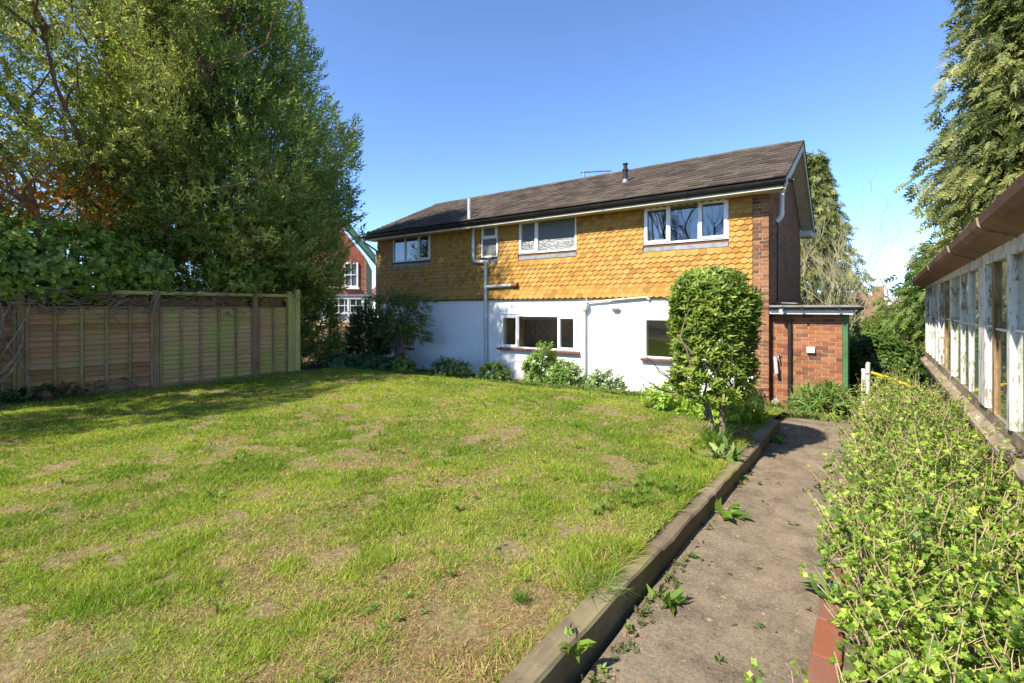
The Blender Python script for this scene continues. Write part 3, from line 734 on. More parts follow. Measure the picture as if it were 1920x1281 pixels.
pipe('corner_downpipe', [(-13.95, YE - .03, ZEV - .10), (-13.95, YE - .03, ZEV - .22), (-13.80, HY - .05, ZEV - .50), (-13.80, HY - .05, HB)], .034, M['pipegrey'])
pipe('gable_vent_pipe', [(HX1 + .10, 12.0, ZE + .62), (HX1 + .10, 12.0, ZE - .42), (HX1 + .0, 12.0, ZE - .52)], .055, M['pipewhite'], bend=.12)
pipe('gable_cable', [(HX1 + .02, 12.05, ZE - .5), (HX1 + .02, 12.05, EYE + .1)], .014, M['black'])
# bulkhead lamp, small vent
bl = link('wall_lamp', None, house); bl.location = Vector((-4.82, HY, e - .04)) - W(house)
mb = MB()
for s, sc in ((0, 1), (1, .82)): pass
def puck(cx, cz, rx, rz, y0, y1, n=16, k=.8):
    mb = MB(); A = [(cx + rx * math.copysign(abs(math.cos(2 * math.pi * i / n)) ** k, math.cos(2 * math.pi * i / n)), cz + rz * math.copysign(abs(math.sin(2 * math.pi * i / n)) ** k, math.sin(2 * math.pi * i / n))) for i in range(n)]
    f0 = [(a[0], y1, a[1]) for a in A]; f1 = [(a[0], y0 + .015, a[1]) for a in A]; f2 = [(cx + (a[0] - cx) * .8, y0, cz + (a[1] - cz) * .8) for a in A]
    for q, w2 in ((f0, f1), (f1, f2)):
        for i in range(n): j = (i + 1) % n; mb.face([q[i], q[j], w2[j], w2[i]])
    mb.face(f2); return mb
puck(-4.82, e - .04, .12, .055, HY - .05, HY).build('lamp_base', M['lamp'], bl, True)
puck(-4.82, e - .04, .09, .036, HY - .095, HY - .045).build('lamp_lens', M['frost'], bl, True)
MB().box(-11.72, -11.56, HY - .045, HY - .03, e + 1.0, e + 1.15).build('wall_vent', M['lead'], house)

# ------------------------------------------------------------------ brick outhouse on the right of the house
OY = 11.18; OX0, OX1 = HX1 + .012, -.29
oh = thing('outhouse', 'small flat-roofed red brick outhouse against the gable end of the house', 'outhouse', (-.9, OY, HB))
ob = link('brick_wall', None, oh); ob.location = Vector((-.9, OY, HB)) - W(oh)
def pat_o(r):
    s = OX1 - (.112 if r % 2 else 0) - 8 * .225
    return [(s + k * .225, s + (k + 1) * .225) for k in range(10)]
place_bricks(ob, brick_wall(ob, OX0, OX1, HB - .06, e - .13, OY, pat_o, None), OY, M['brickext'])
MB().box(OX0, OX1 - .004, OY + .006, OY + .3, HB - .1, e - .12).build('mortar', M['mortar'], ob)
MB().box(OX0 + .01, OX1 + .05, OY + .31, OY + 2.6, HB - .1, e - .12).build('side_wall', M['brickfar'], oh)
MB().box(OX1, OX1 + .085, OY - .02, OY + .08, HB - .05, e - .135).build('corner_post', M['greenwood'], oh, bevel=.005)
for k in range(7):
    y = OY + .12 + k * .3
    MB().box(OX1 + .055, OX1 + .075, y, y + .27, HB, e - .14).build('door_board', M['greenwood'], oh)
MB().box(OX0 - .002, -.02, OY - .28, OY + 2.7, e - .0, e + .05).build('flat_roof', M['felt'], oh)
MB().box(OX0, -.12, OY - .20, OY - .175, e - .125, e - .002).build('fascia', M['upvc'], oh)
MB().box(OX0, -.12, OY - .175, OY, e - .12, e - .105).build('soffit', M['soffit'], oh)
gutter('gutter', OX0 - .005, .04, OY - .245, e + .012, .055, oh, M['black'])
for x in (-1.25, -.93, -.33):
    MB().box(x - .02, x + .02, OY - .304, OY - .19, e - .05, e + .022).build('gutter_clip', M['black'], oh)
pipe('downpipe', [(-1.29, OY - .245, e - .03), (-1.29, OY - .245, e - .15), (-1.165, OY - .06, e - .26), (-1.165, OY - .06, HB - .02)], .036, M['black'], oh, .07)
MB().tube([(-1.29, OY - .245, e - .13), (-1.29, OY - .245, e - .03)], .045, 10).build('outlet', M['pipegrey'], oh, True)
MB().box(-.875, -.735, OY - .07, OY - .002, e - .89, e - .775).build('vent_cover', M['whitevent'], oh, bevel=.01)
tp = pipe('garden_tap', [(-1.36, OY, e - .98), (-1.36, OY - .12, e - .98), (-1.36, OY - .13, e - 1.06)], .014, M['metal'], oh, .03)
MB().box(-1.40, -1.32, OY - .075, OY - .06, e - .945, e - .93).build('tap_handle', M['metal'], tp)
MB().tube([(-1.42, OY - .10, e - 1.0), (-1.385, OY - .14, e - 1.33)], .035, 10).build('pipe_lagging', M['pipegrey'], oh, True)
MB().obox((OX0 - .002, OY + .35, e + .10), (.42, 0, -.02), (0, .5, 0), (0, 0, .02)).build('flashing', M['lead'], oh)
bo = MB().obox((-1.42, OY - .30, HB + .0), (.1, .02, .09), (0, .1, 0), (-.05, 0, .07)).build('stone', M['foot'])
tag(bo, 'small grey stone leaning at the foot of the outhouse downpipe', 'stone')

# ------------------------------------------------------------------ lap-panel fence on the left
FX = -11.5
fence = thing('panel_fence', 'brown and green stained lap-panel wooden fence with posts along the lawn', 'fence', (FX, 4, 0))
posts = [(-2.13, 0), (-.2, 0), (1.73, 0), (3.66, 0), (5.62, 0), (6.46, 0)]
ys_post = [p[0] for p in posts]
for i, y in enumerate(ys_post[:-1]):
    g0 = gz(FX + .1, y); h = 1.95 if i in (2, 3, 4) else 1.72
    MB().box(FX - .05, FX + .05, y - .05, y + .05, g0 - .2, h).build('post', M['batten'], fence, bevel=.006)
MB().box(FX - .05, FX + .05, 6.41, 6.51, -.2, 2.0).build('post', M['postgreen'], fence, bevel=.006)
MB().box(FX - .06, FX + .06, 6.60, 6.72, -.2, 2.06).build('post', M['postgreen'], fence, bevel=.006)
MB().box(FX - .02, FX + .03, 6.51, 6.60, -.1, 1.95).build('filler_board', M['postgreen'], fence)
PT = 1.598; NS = 16
for i in range(len(ys_post) - 1):
    y0, y1 = ys_post[i] + .052, ys_post[i + 1] - .052
    pn = link('panel', None, fence); pn.location = Vector((FX, (y0 + y1) / 2, .05)) - W(fence)
    sm = M['slatgreen'] if i >= 3 else M['slat']; gh = (PT - .06) / NS
    for s in range(NS):
        z = .06 + s * gh; n = 8; mb = MB()
        # waney-edged slat: lower edge uneven, lapping over the one below
        low_ = [R.uniform(-.012, .010) for _ in range(n + 1)]
        for q in range(n):
            a, b = y0 + (y1 - y0) * q / n, y0 + (y1 - y0) * (q + 1) / n
            P = [(FX + .034, a, z + low_[q]), (FX + .034, b, z + low_[q + 1]), (FX + .004, b, z + gh + .012), (FX + .004, a, z + gh + .012)]
            mb.face(P); mb.face([(FX + .012, a, z + low_[q]), (FX + .012, b, z + low_[q + 1]), P[1], P[0]])
            mb.face([(FX - .004, b, z), (FX - .004, a, z), (FX - .006, a, z + gh), (FX - .006, b, z + gh)])
        mb.weld().build('slat', sm, pn)
    nb = 5 if y1 - y0 > 1.2 else 2
    for k in range(nb + 1):
        y = y0 + .022 + (y1 - y0 - .044) * k / nb
        MB().box(FX + .024, FX + .058, y - .02, y + .02, .03, PT - .005).build('batten', M['batten'], pn, bevel=.003)
    MB().box(FX - .012, FX + .062, y0, y1, PT, PT + .02).build('capping', M['batten'], pn)
    MB().box(FX - .01, FX + .02, y0, y1, gz(FX + .1, (y0 + y1) / 2) - .1, .055).build('gravel_board', M['batten'], pn)
for i in (1, 2, 3, 4):
    y0, y1 = ys_post[i] + .05, ys_post[i + 1] - .05
    MB().box(FX - .02, FX + .03, y0, y1, 1.86, 1.93).build('top_rail', M['postgreen'], fence, bevel=.004)
    y = y0 + .02
    while y < y1 - .06:
        MB().box(FX - .30 + .016 * (round(y * 10) % 2), FX - .285 + .016 * (round(y * 10) % 2), y, y + .112, .8, 1.875).build('pale', M['batten'], fence); y += .1
    MB().box(FX - .265, FX - .235, y0, y1, 1.64, 1.70).build('rear_rail', M['batten'], fence)

# ------------------------------------------------------------------ greenhouse on the right
TG = math.tan(math.radians(1.26)); GX0 = .80
def gxy(y, off=0.0): return GX0 + TG * y + off          # face of the frame at distance y
gh = thing('greenhouse', 'old lean-to greenhouse with peeling white timber frame and rusty brown gutter', 'greenhouse', (gxy(8), 8, 0))
GY0, GY1 = 1.2, 13.1
def gbox(y0, y1, o0, o1, z0, z1, zz=None):
    """box running along the greenhouse face; o is distance behind the face"""
    mb = MB(); mb.obox((gxy(y0, o0), y0, z0), (o1 - o0, 0, 0), (TG * (y1 - y0), y1 - y0, 0), (0, 0, z1 - z0)); return mb
ZS, ZH = e - 1.0, e + .40
def gprof(name, prof, y0, y1, m, z1=0.0):
    mb = MB(); n = len(prof)
    mb.v = [(gxy(y0, p[0]), y0, p[1]) for p in prof] + [(gxy(y1, p[0]), y1, p[1] + z1) for p in prof]
    mb.f = [(k, n + k, n + (k + 1) % n, (k + 1) % n) for k in range(n)] + [tuple(range(n)), tuple(reversed(range(n, 2 * n)))]
    return mb.build(name, m, gh)
# gutter: deep ogee section in lengths with lapped joints, falling slightly away from the camera
GP = [(-.235, e + .655), (-.225, e + .60), (-.19, e + .565), (-.10, e + .53), (-.02, e + .50), (.0, e + .50), (.0, e + .53), (-.09, e + .555), (-.18, e + .59), (-.21, e + .62), (-.222, e + .655)]
cuts = [GY0, 3.0, 4.75, 6.55, 9.0, GY1]
for a, b in zip(cuts, cuts[1:]):
    fall = -.0088
    pr = [(p[0], p[1] + fall * (a - 3.5)) for p in GP]; gprof('gutter_length', pr, a, b - .004, M['rustgutter'], fall * (b - a))
    if b < GY1:
        pr = [(p[0] * 1.03 - .004, p[1] - .008 + fall * (b - 3.5)) for p in GP[:6]] + [(p[0], p[1] + .004 + fall * (b - 3.5)) for p in GP[6:]]
        gprof('gutter_joint', pr, b - .03, b + .03, M['rotsill'])
gprof('head_beam', [(-.03, e + .385), (.07, e + .385), (.07, e + .50), (-.03, e + .497)][::-1], GY0, GY1, M['peel'])
gprof('sill', [(-.10, ZS - .10), (.12, ZS - .10), (.12, ZS + .01), (-.02, ZS - .0), (-.10, ZS - .055)][::-1], GY0, GY1 + .03, M['rotsill'])
gprof('bottom_plate', [(-.02, ZS + .002), (.09, ZS + .012), (.09, ZS + .10), (-.012, ZS + .10)][::-1], GY0, GY1, M['rotsill'])
# posts and glazing bars with panes between
bars = [(1.4, .09), (2.1, .12), (2.8, .06), (3.5, .07), (4.3, .06), (5.05, .11), (5.74, .09), (6.2, .34), (7.12, .08), (7.77, .10), (8.58, .12), (9.46, .05), (10.23, .14), (10.85, .07), (11.5, .06), (12.15, .08), (12.7, .07), (GY1 - .06, .10)]
for i, (y, wd) in enumerate(bars):
    big = wd > .1
    gbox(y - wd / 2, y + wd / 2, -.030 if big else -.016, .06, ZS + .098, ZH).build('post' if big else 'glazing_bar', M['rotpost'] if i in (6, 11) else M['peel'], gh, bevel=.004)
    if i < len(bars) - 1:
        a, b = y + wd / 2, bars[i + 1][0] - bars[i + 1][1] / 2; zl = e - .17 + R.uniform(-.01, .01)
        gbox(a - .01, b + .01, .004, .008, ZS + .08, zl + .01).build('pane', M['ghglass'], gh)
        gbox(a - .01, b + .01, .009, .013, zl - .01, ZH + .01).build('pane', M['ghglass'], gh)
        gbox(a, b, -.006, .003, zl - .010, zl + .006).build('lap_bead', M['upvc'], gh)
# roof, far end, dwarf wall, back wall
mb = MB()
mb.face([(gxy(GY0, -.02), GY0, e + .52), (gxy(GY0, 2.6), GY0, e + 1.9), (gxy(GY1, 2.6), GY1, e + 1.9), (gxy(GY1, -.02), GY1, e + .44)]); mb.build('roof_glass', M['ghglass'], gh)
for k in range(18):
    y = GY0 + .1 + k * .69
    mb = MB(); mb.obox((gxy(y, -.02), y, e + .46), (2.6, 0, 1.4), (0, .045, 0), (0, 0, .05)); mb.build('rafter', M['peel'], gh)
mb = MB(); mb.box(gxy(GY0, 2.62), gxy(GY1, 2.9), GY0, GY1, -.1, e + 2.0); mb.build('back_wall', M['brickgh'], gh)
mb = MB(); x0 = gxy(GY1, .1)
for k in range(5): mb.box(x0 + k * .6, x0 + k * .6 + .05, GY1 - .08, GY1 - .02, ZS, e + .5 + k * .32)
mb.box(x0 - .1, x0 + 2.5, GY1 - .09, GY1 - .01, ZS - .06, ZS + .04); mb.build('end_frame', M['peel'], gh)
MB().face([(x0, GY1 - .05, ZS), (x0 + 2.5, GY1 - .05, ZS), (x0 + 2.5, GY1 - .05, e + 1.85), (x0, GY1 - .05, e + .45)]).build('end_glass', M['ghglass'], gh)
dw = link('dwarf_wall', None, gh); dw.location = Vector((gxy(8), 8, 0)) - W(gh)
gbox(GY0, GY1, .012, .22, -.15, ZS - .1).build('mortar', M['mortar'], dw)
bmesh_ = {}
for r in range(8):
    z = ZS - .10 - .075 * (r + 1) + .004; y = GY0 + (.1125 if r % 2 else 0)
    while y < 7.5:
        key = 'b'
        if key not in bmesh_: bmesh_[key] = MB().box(0, .09, -.1075, .1075, 0, .065).mesh('brick', M['brickgh'])
        o = link('brick', bmesh_[key], dw); o.location = Vector((gxy(y) + R.uniform(-.003, .003), y, z)) - W(dw); o.rotation_euler.z = -math.radians(1.26); y += .225
MB().box(0, 0.01, 0, .01, 0, .01)
# staging and a few things seen dimly through the glass
gbox(2.2, GY1 - .5, .35, 1.0, e - .82, e - .78).build('staging', M['rotsill'], gh)
MB().tube([(gxy(10.2, .5), 10.2, -.1), (gxy(10.2, .5), 10.2, e - .8)], .04, 6).build('staging_leg', M['rotsill'], gh)

# ------------------------------------------------------------------ timber edging and brick edging of the path
edges = [(1.05, 2.92), (2.92, 4.05), (4.05, 5.9), (5.9, 7.15)]
edl = ['nearest timber sleeper of the path edging, split at its near end', 'short timber sleeper of the path edging beside the upper dock plant', 'long timber sleeper of the path edging below the clipped shrub', 'farthest timber sleeper of the path edging, nearest the house']
xe = lambda y: -1.005 + .030 * (y - 1.8)
for (a, b), lb in zip(edges, edl):
    n = 12; mb = MB(); hh = .135 + R.uniform(-.008, .008); jx = R.uniform(-.012, .012); rows_ = []
    for k in range(n + 1):
        y = a + (b - a - .006) * k / n; x = xe(y) + jx; z1 = float(path_z(x + .1, y)) + hh + R.uniform(-.006, .006)
        if y > 7: z1 -= 0
        r0 = R.uniform(-.003, .003); rows_.append([(x - .125, y, -.12), (x + r0, y, -.12), (x + r0, y, z1 - .012), (x - .012, y, z1), (x - .115, y, z1 + .004), (x - .125, y, z1 - .01)])
    for p, q in zip(rows_, rows_[1:]):
        for k in range(6): j = (k + 1) % 6; mb.face([p[k], p[j], q[j], q[k]])
    mb.face(rows_[0][::-1]); mb.face(rows_[-1])
    tag(mb.weld().build('sleeper', M['sleeper']), lb, 'sleeper', 'timber sleepers edging the path')
bl_ = ['brick-red edging paver at the very bottom of the picture', 'second brick-red edging paver up from the bottom of the picture', 'third brick-red edging paver, under the overhanging bush', 'fourth brick-red edging paver, mostly hidden in the bush', 'fifth brick-red edging paver, hidden deepest in the bush']
for k in range(5):
    y = 1.95 + k * .31; x = -.215 + .012 * y
    mb = MB(); mb.box(x, x + .115, y, y + .30, -.08, .035 + R.uniform(-.006, .006)); o = mb.build('edging_paver', M['brickpave'], bevel=.008)
    o.rotation_euler.z = 0; tag(o, bl_[k], 'paver', 'brick pavers along the path')

# ------------------------------------------------------------------ neighbouring buildings
nb_ = thing('neighbour_house', 'red brick house with green bargeboard and white windows behind the big tree', 'house', (-21.0, 16.0, -.6))
NX1, NY = -21.0, 16.0; NX0 = -28.0; zc = e + 2.55; zap = e + 7.0
mb = MB(); xm = (NX0 + NX1) / 2
mb.face([(NX0, NY, -.8), (NX1, NY, -.8), (NX1, NY, zc), (xm, NY, zap), (NX0, NY, zc)]); mb.face([(NX1, NY, -.8), (NX1, NY + 8, -.8), (NX1, NY + 8, zc), (NX1, NY, zc)])
mb.build('mortar', M['mortar'], nb_)
brs = MB(); z = -.7; r = 0
while z < zc + 2.5:
    xr = NX1 if z < zc else NX1 - (z - zc) / (zap - zc) * (NX1 - xm)
    y = NX1 - (.1125 if r % 2 else 0)
    while y > NX1 - 4.2:
        a, b = y - .215, min(y, xr - .01)
        if b - a > .03: brs.box(a, b, NY - .012, NY + .05, z, z + .065)
        y -= .225
    y = NY + .1 - (.1125 if r % 2 else 0)
    z += .075; r += 1
brs.build('bricks', M['brickhouse'], nb_, kind='stuff')
def slopebox(x0, z0, x1, z1, y0, y1, th): 
    d = Vector((x1 - x0, 0, z1 - z0)).normalized(); n = Vector((-d.z, 0, d.x)); L = math.hypot(x1 - x0, z1 - z0)
    return MB().obox((x0, y0, z0), d * L, (0, y1 - y0, 0), n * th)
slopebox(xm, zap + .25, NX1 + .35, zc - .05, NY - .32, NY - .28, .22).build('bargeboard', M['greenbarge'], nb_)
slopebox(xm, zap + .42, NX1 + .42, zc + .10, NY - .4, NY + 8, .10).build('roof', M['rooftile'], nb_)
def simple_window(parent, x0, x1, z0, z1, y, cols_=2, rows_=2, m='whitewood'):
    wn = link('window', None, parent); wn.location = Vector((x0, y, z0)) - W(parent)
    f = MB(); ring(f, x0, x1, z0, z1, .09, y - .06, y + .01)
    for k in range(1, cols_): x = x0 + (x1 - x0) * k / cols_; f.box(x - .02, x + .02, y - .05, y, z0 + .09, z1 - .09)
    for k in range(1, rows_): z = z0 + (z1 - z0) * k / rows_; f.box(x0 + .09, x1 - .09, y - .048, y - .002, z - .025, z + .025)
    f.build('frame', M[m], wn)
    MB().box(x0 + .08, x1 - .08, y - .022, y - .016, z0 + .08, z1 - .08).build('pane', M['nbglass'], wn)
    MB().box(x0 - .06, x1 + .06, y - .12, y + .01, z0 - .09, z0 - .002).build('sill', M['whitewood'], wn)
t = NT('dark_window_glass'); M['nbglass'] = t.pbr((.10, .12, .15), .06, None, .9)
simple_window(nb_, -22.10, -21.40, e + 1.05, e + 2.35, NY - .02, 2, 2)
simple_window(nb_, -23.10, -22.40, e + 1.05, e + 2.35, NY - .02, 2, 2)
# glazed white porch in front
po = link('porch', None, nb_); po.location = Vector((-22.5, NY - 1, -.6)) - W(nb_)
t = NT('yellow_door_glass'); M['doorglass'] = t.pbr(t.ramp(t.noise(5, 3), [(.4, (.30, .30, .06)), (.6, (.42, .36, .08))]), .2)
PY = NY - 1.2; PX = [-24.4, -23.7, -22.9, -22.45, -21.8, -21.1, -20.75]
mb = MB()
for x in PX: mb.box(x - .05, x + .05, PY - .05, PY + .05, -.7, e + .55)
mb.box(PX[0], PX[-1], PY - .06, PY + .06, e + .42, e + .56); mb.box(PX[0], PX[-1], PY - .055, PY + .055, e - .32, e - .22); mb.box(PX[0], PX[-1], PY - .04, PY + .04, e + .08, e + .12)
for k in range(14): x = PX[0] + k * .27; mb.box(x - .015, x + .015, PY - .03, PY + .03, e - .22, e + .42)
mb.build('porch_frame', M['whitewood'], po)
MB().box(PX[0], PX[-1], PY + .05, PY + .06, e - .22, e + .5).build('upper_lights', M['nbglass'], po)
MB().box(PX[0] + .05, PX[-1] - .05, PY + .07, PY + .08, -.6, e - .3).build('lower_lights', M['room'], po)
A = [(-22.86 + .36 + .36 * math.cos(math.pi * k / 10), PY - .02, e - .75 + .36 * math.sin(math.pi * k / 10)) for k in range(11)] + [(-22.86, PY - .02, -.5), (-22.14, PY - .02, -.5)]
MB().face(A[::-1]).build('arched_pane', M['doorglass'], po)
MB().box(-24.6, -20.6, PY - .1, NY, e + .56, e + .66).build('porch_roof', M['lead'], po)
nb_.rotation_euler.z = math.radians(50)
# far white-walled house with red roof seen in the gap
fh = thing('far_house', 'distant pale house with red tiled roof in the gap left of the house', 'house', (-44, 38, -.6))
MB().box(-48, -38, 36, 42, -1, e + 1.1).build('wall', M['render'], fh)
mb = MB(); mb.sweep([(35.6, e + 1.1), (42.4, e + 1.1), (39, e + 3.0)], -37.6, -48.4); mb.build('roof', M['brickpave'], fh)
# bungalow on the right
bg_ = thing('bungalow', 'distant bungalow with brown tiled roof and brick chimney behind bare trees', 'house', (1.2, 38, -1.6))
MB().box(-3.0, 2.6, 36, 43, -2.2, e - 1.15).build('wall', M['brickhouse'], bg_)
mb = MB(); mb.v = [(-3.5, 35.5, e - 1.15), (3.1, 35.5, e - 1.15), (3.1, 43.5, e - 1.15), (-3.5, 43.5, e - 1.15), (-2.2, 39.5, e + 1.05), (.2, 39.5, e + 1.05)]
mb.f = [(0, 1, 5, 4), (1, 2, 5), (2, 3, 4, 5), (3, 0, 4)]; rf = mb.build('roof', M['brickfar'], bg_)
MB().box(.55, 1.15, 38.0, 38.6, e - .2, e + 1.35).build('chimney', M['brickfar'], rf)
simple_window(bg_, -.9, .7, e - 2.3, e - 1.35, 35.98, 3, 2)
# dark close-boarded fence beyond the big tree
df = thing('board_fence', 'dark close-boarded fence between the big tree and the house corner', 'fence', (-17, 12.2, -.5))
x = -21.0
while x < -14.25:
    MB().box(x, x + .13, 12.2, 12.22, -.8, e - .62 + R.uniform(-.01, .01)).build('board', M['darkfence'], df); x += .137
for z in (e - .78, e - 1.45): MB().box(-21, -14.25, 12.15, 12.198, z, z + .07).build('rail', M['batten'], df)
for k in range(4): MB().box(-20.5 + k * 2, -20.4 + k * 2, 12.08, 12.148, -.8, e - .66).build('post', M['darkfence'], df)

# ------------------------------------------------------------------ grass
def pix(x, y, z):
    s_, c_ = math.sin(YAW), math.cos(YAW); d = -s_ * x + c_ * y; r = c_ * x + s_ * y
    return 960 + F * r / np.maximum(d, .05), 577 - F * (z - EYE) / np.maximum(d, .05), d
def dryness(x, y):
    a = fbm(x * 1.25 + 3, y * 1.25, 1.3, 3); b = fbm(x * 5.2, y * 5.2, 4.4, 3)
    near = sstep(3.6, 2.0, np.hypot(x + .6, y)) * .12 + .03 * sstep(6, 3, np.hypot(x, y))
    return np.clip((a * .52 + b * .48 - .55 + near) * 5.2, 0, 1)
def grass():
    P = []; tot = 0
    while tot < 560000:
        n = 900000; x = rng.uniform(-11.3, -.92, n); y = rng.uniform(-2.2, 8.9, n); z = lawn_z(x, y)
        u, v, d = pix(x, y, z)
        pr = np.minimum(1, (2.3 / np.maximum(d, .3)) ** 1.25)
        ok = (d > .8) & (x < edging_x(y) - .10) & (u > -350) & (u < 2000) & (v < 1500) & (rng.random(n) < pr) & (y < lawn_edge(x) + rng.normal(0, .12, n))
        dr = dryness(x, y); bare = fbm(x * 4.2 + 9, y * 4.2, 8.0, 3)
        ok &= rng.random(n) < np.where(bare > .67, .12, 1 - .35 * dr)
        P.append(np.stack([x, y, z, d, dr], 1)[ok]); tot += ok.sum()
    P = np.vstack(P)[:560000]; n = len(P); x, y, z, d, dr = P.T
    tall = np.clip((fbm(x * 2.6 + 40, y * 2.6, 2.0, 3) - .50) * 6, 0, 1) * (1 - dr)
    edge = sstep(-1.6, -1.15, x) * np.clip((fbm(y * 2.0, 3.3, 1.0, 2) - .42) * 6, 0, 1)
    L = (.016 + .018 * rng.random(n)) * (1 + .8 * tall + 1.6 * edge) * (1 - .3 * dr) * (1 + .02 * d)
    a = rng.uniform(0, 2 * math.pi, n); lean = rng.uniform(.3, 1.5, n) + .6 * dr
    tip = np.stack([np.cos(a) * L * lean, np.sin(a) * L * lean, L * (1 - .22 * np.minimum(lean, 2))], 1); tip[:, 2] = np.maximum(tip[:, 2], .006)
    b = rng.uniform(0, 2 * math.pi, n); wd = (.0012 + .00065 * d) * rng.uniform(.7, 1.3, n)
    sd = np.stack([np.cos(b) * wd, np.sin(b) * wd, 0 * wd], 1); base = np.stack([x, y, z - .004], 1)
    V = np.stack([base - sd, base + sd, base + tip], 1).reshape(-1, 3); Fc = np.arange(3 * n).reshape(-1, 3)
    g1, g2, st, br = np.array([.135, .24, .016]), np.array([.34, .41, .05]), np.array([.50, .40, .17]), np.array([.31, .185, .085])
    f = np.clip(fbm(x * 1.3 + 5, y * 1.3, 6.0, 3) * 1.6 - .3 + rng.normal(0, .22, n), 0, 1)[:, None]
    f = np.clip(f - .18 * tall[:, None], 0, 1); c = g1 * (1 - f) + g2 * f
    isdry = (rng.random(n) < .12 + .74 * dr)[:, None]; q = (rng.random(n) < .25 + .35 * dr)[:, None]
    c = np.where(isdry, np.where(q, br, st), c)
    np_mesh('grass', V, Fc, M['grass'], None, np.repeat(c, 3, axis=0), 'stuff')
grass()
bpy.data.objects['grass']['label'] = 'patchy green and straw coloured lawn grass'
# coarse tufts in the lawn, along the edging and below the house wall
def tuft(P, S, a, b, name, label, parent=None, T=SPEAR):
    pass
n = 520; x = np.concatenate([rng.uniform(-10.8, -1.3, 300), rng.uniform(-1.5, -1.12, 220)]); y = np.concatenate([rng.uniform(1, 8.2, 300), rng.uniform(1.4, 7.2, 220)])
k = (fbm(x * 1.9 + 40, y * 1.9, 2.0, 2) > .48); x, y = x[k], y[k]
P = np.stack([x, y, lawn_z(x, y) - .005], 1); D = np.stack([rng.normal(0, .15, len(x)), rng.normal(0, .15, len(x)), np.ones(len(x))], 1)
leaves('grass_tufts', P, D, rng.uniform(.05, .13, len(x)), t_spear(11), (.08, .17, .018), (.18, .27, .04), None, M['grass'], kind='stuff')
n = 2600; x = rng.uniform(-6.0, -1.05, n); y = rng.uniform(8.3, 10.6, n); x2 = rng.uniform(-1.5, .2, 700); y2 = rng.uniform(8.9, 11.0, 700)
x = np.concatenate([x, x2]); y = np.concatenate([y, y2]); P = np.stack([x, y, ground_z(x, y) - .03], 1); k = fbm(x * 1.5, y * 1.5, 3.0, 2) > .40; P = P[k]
D = np.stack([rng.normal(0, .18, len(P)), rng.normal(0, .18, len(P)), np.ones(len(P))], 1)
leaves('rough_grass', P, D, rng.uniform(.10, .30, len(P)), t_spear(8), (.10, .16, .03), (.26, .30, .09), None, M['grass'], kind='stuff')
# low weeds over the falling bed between lawn and wall
n = 3600; x = rng.uniform(-13.5, -1.2, n); y = rng.uniform(8.0, 10.7, n); k = fbm(x * 1.2 + 7, y * 1.2, 9.0, 2) > .45; x, y = x[k], y[k]
P = np.stack([x, y, ground_z(x, y) - .02], 1); D = np.stack([rng.normal(0, .3, len(x)), rng.normal(0, .3, len(x)), np.ones(len(x))], 1)
leaves('bed_weeds', P, D, rng.uniform(.07, .17, len(x)), BROAD, (.06, .12, .02), (.17, .24, .05), None, kind='stuff')
# clover and daisies in the lawn
n = 900; x = rng.uniform(-6, -1.2, n); y = rng.uniform(1.3, 5.5, n); k = fbm(x * 2 + 1, y * 2, 12.0, 2) > .56; x, y = x[k], y[k]
P = np.stack([x, y, lawn_z(x, y)], 1); D = np.stack([rng.normal(0, .2, len(x)), rng.normal(0, .2, len(x)), np.ones(len(x))], 1)
leaves('lawn_weeds', P, D, rng.uniform(.03, .055, len(x)), SOFT, (.09, .18, .03), (.18, .28, .05), None, kind='stuff')

# path litter: pebbles, moss bits and dead leaves
def pebbles(n, xr, yr, fz, smin, smax, name, m, flat=.5):
    x = rng.uniform(*xr, n); y = rng.uniform(*yr, n); y = yr[0] + (y - yr[0]) * rng.random(n) ** .6
    T = np.array([(-1, -.8, 0), (1, -.9, 0), (1.1, .8, 0), (-.9, 1, 0), (-.5, -.4, .8), (.6, -.5, .9), (.5, .45, .75), (-.45, .5, .85)]) * np.array([1, 1, flat])
    TF = np.array([(4, 5, 6, 7), (0, 1, 5, 4), (1, 2, 6, 5), (2, 3, 7, 6), (3, 0, 4, 7)])
    P = np.stack([x, y, fz(x, y) + .002], 1); D = np.stack([rng.normal(0, .15, n), rng.normal(0, .15, n), np.ones(n)], 1)
    V, Fc = spread(P, D, smin + (smax - smin) * rng.random(n) ** 3, T, TF); return np_mesh(name, V, Fc, m, None, None, 'stuff')
pebbles(3200, (-.95, -.1), (1.6, 8.5), path_z, .0015, .009, 'gravel', M['stone'])
n = 150; x = np.concatenate([rng.uniform(-.96, -.2, 50), rng.uniform(-.98, -.86, 100)]); y = rng.uniform(1.7, 7.5, n)
P = np.stack([x, y, path_z(x, y) + .008], 1); D = rng.normal(size=(n, 3)); D[:, 2] *= .25
leaves('leaf_litter', P, D, rng.uniform(.02, .05, n), tmpl([kite((0, 0, 0), (0, 0, 1), (1, 0, 0), 1, .55, .25)]), (.16, .09, .04), (.38, .26, .13), None, kind='stuff')
n = 330; x = np.concatenate([rng.normal(-.90, .03, 260), rng.uniform(-.95, -.2, 70)]); y = rng.uniform(1.7, 8.4, n); k = fbm(x * 4, y * 2.2, 2.0, 2) > .5; x, y = x[k], y[k]
P = np.stack([x, y, path_z(x, y)], 1); D = np.stack([rng.normal(0, .3, len(x)), rng.normal(0, .3, len(x)), np.ones(len(x))], 1)
leaves('path_weeds', P, D, rng.uniform(.02, .06, len(x)), SOFT, (.06, .12, .02), (.18, .24, .05), None, kind='stuff')

